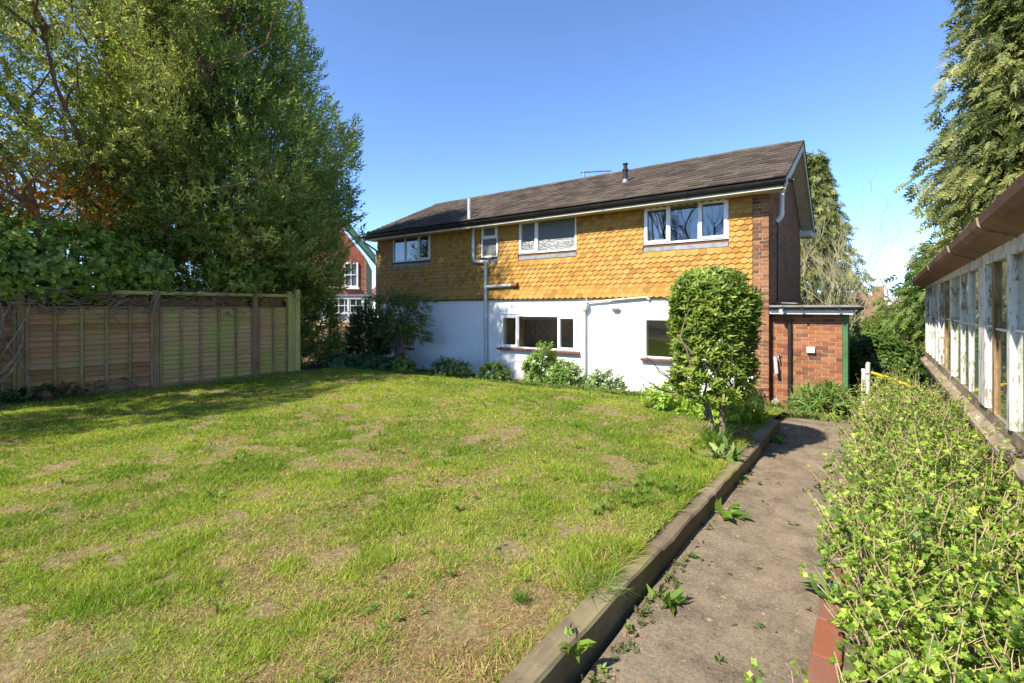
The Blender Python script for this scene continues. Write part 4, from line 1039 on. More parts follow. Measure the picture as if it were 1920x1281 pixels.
def rosette(name, label, loc, size, n, a, b, cat='weed', T=None, upr=.9, m='leafgloss', group=None):
    """a clump of single leaves rising from one root"""
    th = thing(name, label, cat, loc, group)
    A = rng.uniform(0, 2 * math.pi, n); up = rng.uniform(.25, 1.2, n) * upr
    D = np.stack([np.cos(A), np.sin(A), up], 1); P = np.array(loc)[None] + D * (size * .08 * rng.random(n)[:, None])
    lf = tmpl([oval((0, 0, .16), (0, 0, 1), (1, 0, 0), .86, .30, .5, .25), oval((0, 0, 0), (0, 0, 1), (1, 0, 0), .2, .03, 0, 0)]) if T is None else T
    leaves('foliage', P, D, size * rng.uniform(.6, 1.1, n), lf, a, b, th, M[m]); return th
G1, G2 = (.10, .20, .03), (.22, .33, .06)
zp = lambda x, y: float(path_z(x, y))
rosette('dock_plant', 'broad-leaved dock growing against the middle of the timber edging', (-.84, 3.95, zp(-.84, 3.95)), .19, 16, G1, G2)
rosette('dock_plant', 'smaller broad-leaved dock on the path near the nearest sleeper', (-.87, 2.60, zp(-.87, 2.6)), .13, 13, G1, G2)
rosette('dock_plant', 'small dock at the far end of the timber edging', (-.78, 6.5, zp(-.78, 6.5)), .14, 12, G1, G2)
rosette('nettle', 'leafy weed over the near end of the edging at the bottom of the picture', (-1.02, 1.86, .10), .10, 24, (.12, .22, .03), (.28, .36, .07))
rosette('grass_tuft', 'long drooping grass tuft hanging over the nearest sleeper', (-1.08, 2.27, .13), .19, 60, (.10, .19, .04), (.24, .32, .10), 'grass', tmpl([kite((0, 0, 0), (0, 0, 1), (1, 0, 0), 1, .02, .35)]), .9, 'grass')
rosette('grass_tuft', 'upright grass tuft round the stake of the clipped shrub', (-1.22, 5.25, .12), .33, 170, (.09, .18, .02), (.20, .30, .05), 'grass', tmpl([kite((0, 0, 0), (0, 0, 1), (1, 0, 0), 1, .022, .2)]), 2.2, 'grass')
rosette('foxglove', 'broad pale green rosette at the foot of the shrub stake', (-1.10, 5.02, .12), .24, 20, (.12, .20, .05), (.24, .32, .10))
rosette('grass_tuft', 'bushy grass tuft in the lawn corner at the bottom of the picture', (-1.38, 1.98, .12), .10, 120, (.10, .20, .02), (.2, .31, .05), 'grass', tmpl([kite((0, 0, 0), (0, 0, 1), (1, 0, 0), 1, .03, .2)]), 2., 'grass')

def clump(name, label, loc, r, h, n, a, b, T=SOFT, s=(.10, .18), cat='plant', stems=0, m='leaf', gap=.35, group=None):
    th = thing(name, label, cat, loc, group); c = (loc[0], loc[1], loc[2] + h * .5)
    P, D = blob_points(n, c, (r, r, h * .55), .3, gap, 3.0, R.uniform(0, 50)); D = D + np.array([0, 0, .6])
    leaves('foliage', P, D, rng.uniform(*s, n), T, a, b, th, M[m])
    if stems:
        mb = MB()
        for k in range(stems):
            a_ = R.uniform(0, 6.28); limb(mb, loc, (loc[0] + math.cos(a_) * r * .7, loc[1] + math.sin(a_) * r * .7, loc[2] + h * R.uniform(.6, .95)), .008, .003, .3, 5, 4)
        mb.build('stem', M['bark'], th)
    return th
def gl(x, y): return (x, y, gz(x, y) - .05)
clump('border_plant', 'tall leafy bright green perennial clump under the kitchen window', gl(-6.15, 9.75), .48, .95, 420, (.11, .20, .03), (.26, .36, .08), SOFT, (.13, .22), stems=14)
clump('border_plant', 'lower leafy clump at the foot of the cream downpipe', gl(-5.5, 9.7), .42, .62, 260, (.09, .17, .03), (.2, .3, .06), SOFT, (.12, .2), stems=8)
clump('border_plant', 'low leafy plant just right of the soil pipe', gl(-7.5, 9.6), .42, .5, 240, (.10, .18, .03), (.22, .30, .07), SOFT, (.10, .18))
clump('border_plant', 'wide low leafy plant just left of the soil pipe', gl(-8.9, 9.4), .62, .5, 320, (.09, .16, .03), (.19, .27, .06), SOFT, (.10, .18))
clump('border_plant', 'small leafy plant between the cream downpipe and the clipped shrub', gl(-4.5, 9.6), .45, .52, 220, (.10, .19, .04), (.20, .30, .08), SOFT, (.10, .18))
clump('border_plant', 'bright yellow-green plant behind the clipped shrub on its left', gl(-2.15, 7.0), .42, .42, 300, (.18, .30, .03), (.34, .46, .07), SOFT, (.09, .15))
clump('border_plant', 'bright yellow-green plant behind the shrub stake on its right', gl(-1.45, 6.9), .42, .40, 300, (.18, .30, .03), (.34, .46, .07), SOFT, (.09, .15))
clump('border_plant', 'dark leafy plant at the foot of the brick pier', gl(-1.75, 9.6), .35, .40, 160, (.05, .10, .03), (.10, .17, .05), SOFT, (.12, .2))
clump('border_plant', 'spiky light green plant at the foot of the outhouse wall', gl(-.55, 10.5), .38, .45, 120, (.12, .22, .04), (.24, .34, .09), SPEAR, (.25, .42))
clump('border_plant', 'small bright plant in front of the dark spreading shrub by the corner', gl(-10.1, 8.9), .30, .40, 110, (.13, .24, .03), (.28, .38, .08), SOFT, (.12, .2))
clump('border_plant', 'blue-green ground cover beyond the end of the panel fence', gl(-11.9, 8.6), .9, .38, 620, (.06, .13, .06), (.13, .23, .10), SOFT, (.12, .2))
clump('border_plant', 'blue-green ground cover at the foot of the dark spreading shrub', gl(-10.9, 8.9), .75, .36, 480, (.06, .13, .05), (.13, .23, .08), SOFT, (.12, .2))
clump('sapling', 'small pale-leaved sapling behind the end of the panel fence', gl(-13.2, 8.9), .45, 1.05, 240, (.14, .20, .06), (.25, .32, .12), BROAD, (.14, .22), 'shrub', 6)
clump('bushy_conifer', 'dark green conical bush in front of the board fence', gl(-12.9, 9.9), .68, 1.9, 1700, (.035, .075, .02), (.075, .13, .035), YEW, (.16, .26), 'shrub', 5, gap=.3)
# dark spreading shrub at the left corner of the house
cs = thing('spreading_shrub', 'dark spreading shrub with drooping layers before the left house corner', 'shrub', gl(-11.35, 9.85))
b0 = Vector(gl(-11.35, 9.85)); mb = MB()
pads = [(-.75, .1, 2.25, .62), (.05, -.1, 2.28, .72), (.55, .1, 2.12, .60), (-.2, .2, 1.75, .62), (.62, -.1, 1.62, .55), (.1, -.2, 1.35, .5), (-.45, .1, 1.15, .42), (.75, 0, 1.20, .35), (-.9, .1, 1.75, .4)]
Ps, Ds = [], []
for x, y, z, r in pads:
    p, d = blob_points(95, (b0.x + x, b0.y + y, b0.z + z), (r, r * .8, .24), .2, .38, 2.5, R.uniform(0, 30)); Ps.append(p); Ds.append(d * np.array([1, 1, .4]) + np.array([0, 0, -.15]))
    limb(mb, b0 + Vector((R.uniform(-.06, .06), 0, .3)), b0 + Vector((x, y, z)), .035, .012, .5, 6)
limb(mb, b0, b0 + Vector((.05, 0, 1.9)), .07, .04, .3, 8)
mb.build('trunk', M['bark'], cs, True)
P = np.vstack(Ps); n = len(P); leaves('crown', P, np.vstack(Ds), rng.uniform(.16, .28, n), YEW, (.08, .13, .03), (.24, .28, .08), cs)

# ------------------------------------------------------------------ the clipped shrub on its stake
sb = thing('clipped_shrub', 'tall clipped evergreen shrub with a rounded top in front of the white wall', 'shrub', (-1.28, 5.36, .1))
mb = MB(); S0 = Vector((-1.30, 5.36, .08))
limb(mb, S0, S0 + Vector((-.06, .03, .62)), .022, .016, .5, 8); limb(mb, S0 + Vector((-.02, 0, .1)), S0 + Vector((-.16, .06, .75)), .018, .012, .6, 8)
limb(mb, S0 + Vector((-.05, .02, .35)), S0 + Vector((.10, .05, .8)), .02, .014, .6, 7)
for dx, dz, r_ in ((-.62, .80, .012), (-.42, .9, .012), (-.2, 1.25, .012), (.05, 1.3, .010), (.2, 1.0, .012), (.3, 1.1, .010), (-.1, 1.5, .010), (-.56, 1.0, .008)):
    limb(mb, S0 + Vector((-.08 if dx < 0 else .05, -.02, .5)), S0 + Vector((dx, -.36 + R.uniform(-.06, .06), dz)), r_ + .005, .005, .8, 6)
limb(mb, S0 + Vector((-.02, -.02, .30)), S0 + Vector((-.17, -.12, .14)), .010, .006, .5, 6)
mb.build('trunk', M['barkgrey'], sb, True)
n = 2600; zz = rng.uniform(.58, 1.92, n * 2); an = rng.uniform(0, 2 * math.pi, n * 2); q = .55 + .45 * rng.random(n * 2) ** .6
tt = np.clip((zz - .58) / 1.34, 0, 1); rad = .40 * np.minimum(1, .84 + tt * .9) * np.sqrt(np.clip(1 - np.clip((tt - .72) / .29, 0, 1) ** 2.4, 0, 1))
rad *= 1 + .24 * (fbm(np.cos(an) * 2, np.sin(an) * 2, zz * 2, 2) - .5) * 2
Pm = np.stack([-1.30 + np.cos(an) * rad * q, 5.42 + np.sin(an) * rad * q, zz + .02], 1)
keep = (fbm(Pm[:, 0] * 4, Pm[:, 1] * 4, Pm[:, 2] * 4, 2) > .30) & (rng.random(n * 2) < .12 + .88 * np.clip(tt * 1.5, 0, 1)); Pm = Pm[keep][:n]; ttk = tt[keep][:n]
Dm = np.stack([np.cos(an)[keep][:n], np.sin(an)[keep][:n], .7 + .6 * rng.random(len(Pm))], 1)
leaves('foliage', Pm, Dm, rng.uniform(.075, .125, len(Pm)), LAUREL, (.08, .15, .016), (.30, .36, .07), sb, M['leafgloss'])
st_ = MB().tube([(-1.17, 5.32, .0), (-1.165, 5.33, .5), (-1.155, 5.33, 1.05)], [.034, .033, .030], 9).build('stake', M['barkgrey'])
tag(st_, 'weathered round wooden stake beside the trunk of the clipped shrub', 'stake')

# ------------------------------------------------------------------ gooseberry bushes between path and greenhouse
def lobed():
    V = [(0, 0, 0)]; n = 8
    for k in range(n):
        a = -math.pi * .40 + 2 * math.pi * .90 * k / (n - 1) - math.pi * .0; r = (1.0 if k % 2 == 0 else .62)
        V.append((math.sin(a + .6) * r * .5, .10 * (r - .6), .45 + math.cos(a + .6) * r * .5))
    return V[1:]
lo = lobed(); LV = []; LF = []
for k in range(4):
    a = k * 2.4; tilt = .9 + .2 * (k % 2)
    ca_, sa_ = math.cos(a), math.sin(a); F0 = []
    for x, y, z in lo:
        xx, zz_, yy = x, z * math.cos(tilt) + y * math.sin(tilt) * .3, z * math.sin(tilt) + y * .6
        LV.append((xx * ca_ - yy * sa_, xx * sa_ + yy * ca_, zz_ + k * .12)); F0.append(len(LV) - 1)
    LF.append(F0)
GOOSE = (np.array(LV), np.array(LF))
bush_lab = ['nearest gooseberry bush filling the bottom right corner', 'second gooseberry bush along the path, beside the brick edging', 'third gooseberry bush along the path, level with the dock plant', 'fourth gooseberry bush along the path, level with the clipped shrub', 'fifth gooseberry bush, level with the far end of the timber edging', 'farthest gooseberry bush, in front of the green outhouse post']
bush_y = [1.50, 2.72, 4.05, 5.4, 6.8, 8.3]
for i, y in enumerate(bush_y):
    x = .25 + .018 * y if i else .30; bz = .02 if y < 7.5 else -.12; h = [.60, .74, .78, .80, .84, .88][i]; hw = [.50, .56, .58, .58, .56, .54][i]
    bu = thing('gooseberry_bush', bush_lab[i], 'bush', (x, y, bz), 'gooseberry bushes beside the path')
    mb = MB(); LP, LD = [], []
    ns = [96, 104, 92, 76, 64, 64][i]
    for k in range(ns):
        a = R.uniform(0, 6.28); rr = R.random() ** .5
        p0 = Vector((x + math.cos(a) * .22 * rr, y + math.sin(a) * .55 * rr, bz - .03))
        p1 = Vector((x + math.cos(a) * hw * rr * 1.05 + R.uniform(-.1, .1), y + math.sin(a) * .82 * rr + R.uniform(-.1, .1), bz + h * (1.03 - .42 * rr ** 2) * R.uniform(.72, 1.08)))
        pts = limb(mb, p0, p1, .0050, .0018, .4, 5, 5)
        brs_ = [pts]
        for _ in range(4):
            q = pts[R.randint(2, 4)]; p2 = q + Vector((R.uniform(-.17, .17), R.uniform(-.17, .17), R.uniform(.08, .28)))
            if p2.x > x + hw + .04: p2.x = x + hw
            brs_.append(limb(mb, q, p2, .0024, .0012, .5, 3, 3))
        for bpts in brs_:
            for q0, q1 in zip(bpts, bpts[1:]):
                for _ in range(2 + (R.random() < (.9 if i < 3 else .5))):
                    f = R.random(); LP.append(q0.lerp(q1, f) + Vector((R.gauss(0, .012), R.gauss(0, .012), R.gauss(.004, .012)))); LD.append((R.gauss(0, .6), R.gauss(0, .6), 1))
    mb.build('stems', M['twigpale'], bu)
    LP = np.array([tuple(p) for p in LP]); LD = np.array(LD); k = (LP[:, 2] > bz + .10); LP, LD = LP[k], LD[k]; n = len(LP)
    k = rng.random(n) < .14; leaves('old_foliage', LP[k] - np.array([0, 0, .05]), LD[k], rng.uniform(.022, .036, k.sum()), GOOSE, (.06, .12, .02), (.17, .26, .05), bu); LP, LD = LP[~k], LD[~k]; n = len(LP)
    leaves('foliage', LP, LD, rng.uniform(.009, .027, n), GOOSE, (.13, .24, .022), (.40, .51, .08), bu)
rosette('alkanet', 'broad-leaved weed with small blue flowers at the edge of the near bush', (-.10, 3.1, .03), .17, 22, (.07, .15, .03), (.15, .24, .05), 'weed')
n = 26; P = np.stack([rng.normal(-.08, .05, n), rng.normal(3.05, .10, n), rng.uniform(.14, .26, n)], 1)
al = [o for o in C.objects if o.name.startswith('alkanet')][0]
leaves('flowers', P, np.tile((0, -.4, 1.), (n, 1)), np.full(n, .007), tmpl([kite((0, 0, 0), (math.cos(k * 1.25), math.sin(k * 1.25), .2), (0, 0, 1), 1, .8, 0) for k in range(5)]), (.05, .09, .45), (.10, .16, .60), al, kind='stuff')
# honesty-like mauve flowers against the greenhouse wall
cl = clump('mauve_flower', 'straggly weed with small mauve flowers against the greenhouse dwarf wall', (.82, 4.6, .05), .12, .62, 150, (.10, .10, .05), (.20, .19, .08), BROAD, (.05, .09), 'weed', 10)
n = 60; P = np.stack([rng.normal(.80, .05, n), rng.normal(4.6, .16, n), rng.uniform(.3, .68, n)], 1)
leaves('flowers', P, rng.normal(size=(n, 3)), np.full(n, .014), tmpl([kite((0, 0, 0), (math.cos(k * 1.57), math.sin(k * 1.57), .3), (0, 0, 1), 1, .8, 0) for k in range(4)]), (.34, .20, .42), (.48, .30, .55), cl, kind='stuff')
# white peeling post and yellow pole beyond the bushes
wp = MB().box(.00, .05, 9.55, 9.60, -.4, e - .98).build('old_post', M['peel'], bevel=.004); tag(wp, 'short white post with peeling paint standing among the far bushes', 'post')
wp = MB().tube([(.09, 10.2, -.3), (.09, 10.2, e - .98), (.10, 10.2, e - .93)], [.035, .035, .03], 10).build('grey_post', M['pipegrey'], None, True); tag(wp, 'short grey round post beside the yellow pole', 'post')
yp_ = MB().tube([(.11, 10.25, e - 1.10), (.40, 10.35, e - 1.20), (.70, 10.4, e - 1.33)], .026, 9).build('yellow_pole', M['yellow'], None, True); tag(yp_, 'bright yellow pole lying across the far end of the bushes', 'pole')

# ------------------------------------------------------------------ trees
def tree(name, label, base, trunk_r, limbs, blobs, T, s, a, b, bark='bark', m='leaf', gap=.42, gs=1.0, shell=.5, upward=.5, group=None, lump=.28, extra=None):
    th = thing(name, label, 'tree', base, group); mb = MB(); base = Vector(base)
    for l in limbs:
        pts = limb(mb, l[0], l[1], l[2], l[3], l[4] if len(l) > 4 else .5, 8, 9)
        for k in range(l[5] if len(l) > 5 else 0):
            q = pts[R.randint(3, 9)]; d = (pts[-1] - pts[0]).normalized() + Vector((R.gauss(0, .6), R.gauss(0, .6), R.gauss(.1, .4))); L = (pts[-1] - pts[0]).length * R.uniform(.2, .45)
            p2 = limb(mb, q, q + d.normalized() * L, l[3] * .9 + .012, .008, .9, 6, 6)
            for _ in range(2):
                q2 = p2[R.randint(2, 5)]; limb(mb, q2, q2 + Vector((R.gauss(0, .5), R.gauss(0, .5), R.gauss(.1, .4))), .012, .004, .9, 5, 4)
    mb.build('trunk', M[bark], th, True)
    P, D = [], []
    for n, c, r in blobs:
        p, d = blob_points(n, c, r, shell, gap, gs, R.uniform(0, 60), lump); P.append(p); D.append(d)
    P, D = np.vstack(P), np.vstack(D); n = len(P); D = D + np.array([0, 0, upward]) + rng.normal(0, .3, (n, 3))
    lf = np.clip((fbm(P[:, 0] * 1.4, P[:, 1] * 1.4, P[:, 2] * 1.4, 2) - .5) * 2.4 + .5, 0, 1)
    ex = None
    if extra: ex = extra(P)
    leaves('crown', P, D, rng.uniform(*s, n), T, a, b, th, M[m], lf, extra=ex); return th
# big dark evergreen (right-hand half of the mass on the left)
B = Vector((-13.2, 5.6, -.1)); lim = [(B, B + Vector((.1, 0, 9.5)), .26, .05, .25, 14)]
for k in range(9):
    a = k * .75; lim.append((B + Vector((0, 0, 1.2 + k * .6)), B + Vector((math.cos(a) * 2.6, math.sin(a) * 2.6, 3.4 + k * .75)), .09, .02, .5, 4))
big_tree = tree('yew_tree', 'huge dark evergreen tree with upright feathery shoots rising behind the fence end', B, .3, lim,
     [(3300, (-12.9, 5.6, 3.6), (3.25, 3.1, 2.1)), (6800, (-12.75, 5.55, 5.2), (3.2, 3.0, 2.5)), (4700, (-12.9, 5.3, 7.3), (2.7, 2.6, 2.4)), (3200, (-13.1, 5.0, 9.2), (2.0, 2.0, 2.0)), (1300, (-13.6, 7.2, 1.5), (1.5, 1.0, 1.8)), (1100, (-12.75, 7.7, 2.9), (1.2, 1.0, 1.5)), (700, (-12.9, 7.9, 1.0), (.85, .7, 1.2)), (1500, (-13, 5.5, 5.0), (1.9, 1.9, 4.0))],
     YEW, (.21, .39), (.13, .20, .04), (.40, .45, .11), 'barkred', gap=.37, gs=.95, shell=.55, upward=.9)
# lighter, more open tree on the left, limbs showing
B = Vector((-13.6, 3.9, -.1)); lim = []
for dx, dy, dz, r in ((.3, -2.6, 7.2, .13), (.9, -1.2, 8.6, .13), (1.2, .2, 8.8, .11), (.5, -3.8, 5.2, .11), (2.4, -1.9, 6.2, .10), (2.7, -.7, 8.2, .10), (2.5, -2.7, 4.6, .08), (2.9, .3, 6.8, .08), (-.6, .9, 9, .10), (1.7, -.6, 6.8, .09), (1.9, -3.2, 4.4, .08)):
    lim.append((B + Vector((dx * .15, dy * .15, 1.5)), B + Vector((dx, dy, dz)), r, .022, .6, 10))
lim.append((B, B + Vector((.1, -.2, 2.2)), .30, .22, .2, 0))
def rust(P): 
    k = (fbm(P[:, 0] * 1.1 + 4, P[:, 1] * 1.1, P[:, 2] * 1.1, 2) > .60) & (P[:, 2] < 5.4) & (rng.random(len(P)) < .75); return k, np.array((.36, .15, .03))
tree('evergreen_tree', 'tall open yellow-green tree with arching limbs at the left edge', B, .3, lim,
     [(4000, (-12.3, 2.2, 5.6), (2.7, 2.6, 2.2)), (4000, (-12.1, 1.8, 7.8), (2.9, 2.8, 2.4)), (2200, (-12.6, 3.2, 10.0), (2.6, 2.6, 1.9)), (1500, (-12.6, -.4, 6.4), (2.0, 1.8, 2.4)), (1900, (-10.3, -1.6, 5.0), (1.4, 1.6, 1.5)), (1300, (-10.0, -3.0, 3.4), (1.4, 1.5, 1.4)), (1300, (-12.6, 1.6, 3.7), (1.8, 2.4, 1.0))],
     YEW, (.15, .29), (.21, .26, .045), (.48, .49, .14), 'barkred', gap=.47, gs=1.25, shell=.35, upward=.6, lump=.34)
tree('copper_beech', 'tree with rust-orange leaves glimpsed through the left-hand tree', (-16.6, 4.6, -.1), .2,
     [((-16.6, 4.6, -.1), (-16.4, 4.4, 5.5), .16, .04, .4, 8)], [(1500, (-16.2, 4.2, 4.2), (2.2, 2.6, 1.7)), (260, (-12.0, 1.9, 3.9), (.9, 1.6, .9)), (120, (-11.8, 3.5, 3.4), (.6, 1.0, .6)), (700, (-16.8, 8.8, 2.6), (1.6, 1.6, 1.2))], IVY, (.09, .16), (.30, .10, .02), (.50, .24, .05), gap=.5, gs=1.8, shell=.15)
# ivy hedge along the top of the fence
iv = thing('ivy_hedge', 'glossy ivy hedge tumbling over the top of the panel fence', 'hedge', (-11.8, 2.5, 0))
P, D = [], []
for n, c, r in ((2300, (-11.75, .4, 2.35), (.75, 1.6, .75)), (2600, (-11.85, 2.3, 2.45), (.75, 1.5, .85)), (1900, (-11.9, 4.2, 2.45), (.7, 1.3, .65)), (800, (-12.0, 5.6, 2.3), (.6, .9, .5)), (900, (-12.3, 3.0, 1.6), (.5, 4.0, 1.2)), (1100, (-12.7, .6, 1.9), (.5, 2.6, .9))):
    p, d = blob_points(n, c, r, .45, .36, 1.7, R.uniform(0, 40), .35); P.append(p); D.append(d)
P, D = np.vstack(P), np.vstack(D); k = ~((P[:, 2] < 1.72) & (P[:, 0] > -11.62)); P, D = P[k], D[k]
leaves('foliage', P, D + np.array([.3, 0, .2]), rng.uniform(.085, .16, len(P)), IVY, (.11, .21, .03), (.31, .41, .08), iv, M['leafgloss'])
# bare climber stems
bc = thing('bare_climber', 'tangle of bare brown climber stems hanging over the fence', 'climber', (-11.4, 2, 0)); mb = MB()
for k in range(150):
    y = R.uniform(.6, 5.4) if k > 40 else R.uniform(1.0, 4.4); p = Vector((FX + R.uniform(-.1, .12), y, R.uniform(1.5, 1.95)))
    limb(mb, p, p + Vector((R.uniform(-.05, .28), R.uniform(-.7, .7), R.uniform(-.22, .30))), R.uniform(.006, .015), .003, 1.4, 5, 7)
for k in range(16):
    y = 1.35 + R.gauss(0, .16); p = Vector((FX + .10 + R.uniform(0, .12), y, -.05)); limb(mb, p, Vector((FX + .08, y + R.gauss(.08, .16), 1.75)), .022, .010, .9, 6, 9)
limb(mb, (FX + .08, 3.72, 1.9), (FX + .12, 3.60, 1.28), .03, .012, .6, 7); limb(mb, (FX + .07, 3.1, 1.75), (FX + .1, 2.98, 1.22), .02, .008, 1.4, 6)
for k in range(34):
    y = R.uniform(1.2, 3.4); p = Vector((FX + .1, y, R.uniform(0, .1))); limb(mb, p, p + Vector((R.uniform(.05, .3), R.uniform(-.5, .5), R.uniform(.05, .4))), .009, .003, 1.2, 5, 5)
mb.build('stems', M['twig'], bc, True)
n = 320; P = np.stack([FX + rng.uniform(.05, .3, n), 1.5 + rng.normal(0, .55, n), rng.uniform(-.05, .25, n)], 1)
leaves('foliage', P, rng.normal(size=(n, 3)) + np.array([0, 0, .6]), rng.uniform(.07, .13, n), IVY, (.04, .08, .02), (.10, .15, .04), bc)
# cypresses on the right: drooping sprays
def cypress(name, label, base, H, Rb, nb, per, s, a, b, group=None, lean=0.0, top=.06, prof=.75):
    th = thing(name, label, 'tree', base, group); base = Vector(base); mb = MB()
    limb(mb, base, base + Vector((lean, 0, H)), .02 * H + .05, .02, .1, 9, 10); P, D = [], []
    for k in range(nb):
        h = H * (.04 + .95 * (k / nb)); rr = Rb * ((1 - h / H) ** prof + top) * R.uniform(.62, 1.12); a_ = k * 2.39996 + R.uniform(-.3, .3)
        d = Vector((math.cos(a_), math.sin(a_), 0)); p0 = base + Vector((lean * h / H, 0, h)); tipz = R.uniform(-.05, .45) * rr * .5
        mid = p0 + d * rr * .6 + Vector((0, 0, .10 * rr + tipz * .6)); tip = p0 + d * rr + Vector((0, 0, -.10 * rr + tipz))
        mb.tube([p0, mid, tip], [.03, .016, .006], 5)
        for q in range(per):
            f = .25 + .75 * R.random() ** .8; c = (p0.lerp(mid, f / .6) if f < .6 else mid.lerp(tip, (f - .6) / .4))
            side = d.cross(Vector((0, 0, 1))) * max(-1.5, min(1.5, R.gauss(0, 1))) * (.17 * rr + .10)
            P.append(c + side + Vector((0, 0, R.gauss(-.12, .13)))); D.append((d * .75 + side * .4 + Vector((R.gauss(0, .25), R.gauss(0, .25), -.75 + R.gauss(0, .35)))))
    mb.build('trunk', M['bark'], th, True); P = np.array([tuple(p) for p in P]); D = np.array([tuple(p) for p in D]); n = len(P)
    lf = np.clip((fbm(P[:, 0] * 1.5, P[:, 1] * 1.5, P[:, 2] * 1.5, 2) - .5) * 2.6 + .5, 0, 1)
    leaves('crown', P, D, rng.uniform(*s, n), CYP, a, b, th, None, lf); return th
cypress('cypress_tree', 'giant cypress with drooping sprays towering over the greenhouse', (4.3, 19.5, -.6), 16.5, 3.7, 320, 45, (.32, .62), (.09, .12, .035), (.29, .30, .10))
cypress('cypress_tree', 'lower cypress crown bulging out beside the end of the greenhouse', (3.35, 18.6, -.6), 8.6, 2.3, 150, 36, (.28, .5), (.09, .125, .035), (.29, .31, .10), prof=.6)
cypress('cypress_tree', 'slim cypress standing behind the right end of the house', (-1.9, 27.5, -1.2), 10.4, 2.6, 170, 30, (.36, .65), (.10, .14, .04), (.29, .31, .11), prof=.8)
cypress('cypress_tree', 'low dense cypress behind the far corner of the greenhouse', (1.75, 16.2, -.5), 3.6, 1.3, 80, 26, (.2, .38), (.08, .15, .03), (.20, .27, .06), prof=.5, top=.3)
# yellow spring foliage at the top right corner
tree('budding_tree', 'tree with yellow spring leaves poking in at the top right corner', (7.6, 16.5, -.4), .2, [((7.6, 16.5, -.4), (6.9, 15.9, 11.5), .18, .03, .4, 10), ((7.4, 16.3, 5), (5.2, 15.2, 10.8), .06, .01, .6, 6), ((7.4, 16.3, 6), (5.0, 15.3, 12.2), .06, .01, .6, 6)],
     [(500, (5.6, 15.4, 11.2), (1.2, 1.2, 1.8)), (500, (7.2, 16, 11.5), (2, 2, 2))], BROAD, (.16, .28), (.30, .27, .04), (.48, .40, .05), gap=.5, gs=1.8, shell=.2)
# bare multi-stemmed shrubs and trees behind the outhouse
def bare(name, label, base, H, spread_, ns, r0, m='twigpale', depth=3, group=None):
    th = thing(name, label, 'tree', base, group); mb = MB(); b_ = Vector(base)
    def rec(p, d, L, r, lev):
        q = p + d * L; pts = limb(mb, p, q, r, r * .55, .5, 5 if lev else 4, 4)
        if lev <= 0: return
        for _ in range(4 if lev > 1 else 3):
            s_ = pts[R.randint(1, 4)]; dd = (d + Vector((R.gauss(0, .42), R.gauss(0, .42), R.gauss(.12, .22)))).normalized(); rec(s_, dd, L * R.uniform(.45, .7), r * .5, lev - 1)
    for k in range(ns):
        a = R.uniform(0, 6.28); d = Vector((math.cos(a) * spread_ * R.random(), math.sin(a) * spread_ * R.random(), 1)).normalized(); rec(b_ + Vector((R.gauss(0, .2), R.gauss(0, .2), 0)), d, H * R.uniform(.5, .7), r0, depth)
    mb.build('branches', M[m], th); return th
bare('bare_hazel', 'bare straw-coloured multi-stemmed shrub behind the outhouse roof', (-1.1, 19.5, -.9), 5.2, .55, 9, .018, 'twighazel')
bare('bare_tree', 'bare pale tree standing right of the slim cypress', (.05, 24.0, -1.2), 5.6, .5, 4, .03, 'twighazel')
bare('bare_tree', 'thin bare brownish tree in front of the bungalow chimney', (1.7, 27, -1.4), 4.6, .5, 4, .04, 'twig')
bare('bare_tree', 'far bare tree standing against the sky beyond the bungalow', (2.6, 47, -1.7), 6.0, .6, 5, .06, 'twig')
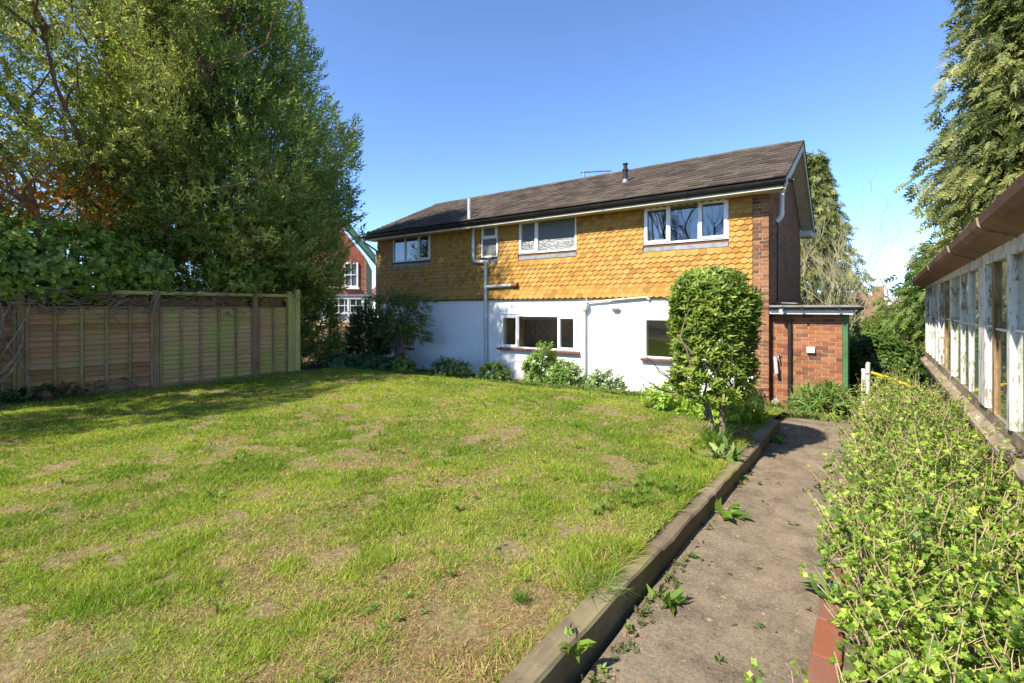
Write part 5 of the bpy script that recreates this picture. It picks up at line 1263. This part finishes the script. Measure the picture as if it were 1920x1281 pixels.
# hedges at the right behind the outhouse
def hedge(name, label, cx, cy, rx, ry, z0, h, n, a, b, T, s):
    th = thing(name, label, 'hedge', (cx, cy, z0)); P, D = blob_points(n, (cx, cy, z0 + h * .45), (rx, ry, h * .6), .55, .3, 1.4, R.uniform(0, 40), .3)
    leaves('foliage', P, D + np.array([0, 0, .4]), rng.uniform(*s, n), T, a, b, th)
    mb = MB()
    for k in range(10): limb(mb, (cx + R.gauss(0, rx * .4), cy, z0 - .1), (cx + R.gauss(0, rx * .6), cy + R.gauss(0, ry * .3), z0 + h * .9), .03, .01, .6, 5, 5)
    mb.build('stems', M['bark'], th); return th
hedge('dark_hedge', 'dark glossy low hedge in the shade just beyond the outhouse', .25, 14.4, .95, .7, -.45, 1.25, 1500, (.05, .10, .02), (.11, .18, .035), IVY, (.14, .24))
hedge('green_hedge', 'sunlit green hedge beyond the dark one, beside the greenhouse end', .95, 17.0, 1.5, .9, -.7, 2.0, 1700, (.09, .16, .03), (.22, .30, .06), BROAD, (.16, .28))
hedge('field_hedge', 'olive green hedge in front of the bungalow', .3, 22.5, 3.4, 1.2, -1.2, 1.75, 1700, (.13, .15, .05), (.26, .27, .10), BROAD, (.18, .32))
for x, y, r_, h, lb in ((-40, 60, 9, 6, 'left'), (-18, 75, 12, 7, 'mid'), (14, 62, 10, 5.5, 'right'), (34, 70, 14, 8, 'far right')):
    P, D = blob_points(1500, (x, y, -1.5 + h * .4), (r_, 4, h * .62), .5, .38, .4, R.uniform(0, 40), .5)
    o = leaves('far_trees', P, D, rng.uniform(.6, 1.2, 1500), BROAD, (.10, .11, .05), (.22, .21, .11), None, kind='stuff')
# trees behind the viewer: they show only as reflections in the upstairs windows
bare('bare_tree', 'tall bare tree behind the viewer mirrored in the right upstairs window', (-12.0, -20, -.1), 13, .5, 3, .16, 'bark', 4)
bare('bare_tree', 'tall bare tree behind the viewer mirrored in the middle upstairs window', (-17.5, -23, -.1), 13, .5, 3, .16, 'bark', 4)
r_ = big_tree.copy(); C.objects.link(r_); r_.location = (-9.0, -26, -.1); r_['label'] = 'evergreen tree behind the viewer mirrored low in the right upstairs window'
for ch in big_tree.children:
    c = ch.copy(); C.objects.link(c); c.parent = r_
r_.scale = (.9, .9, .7)
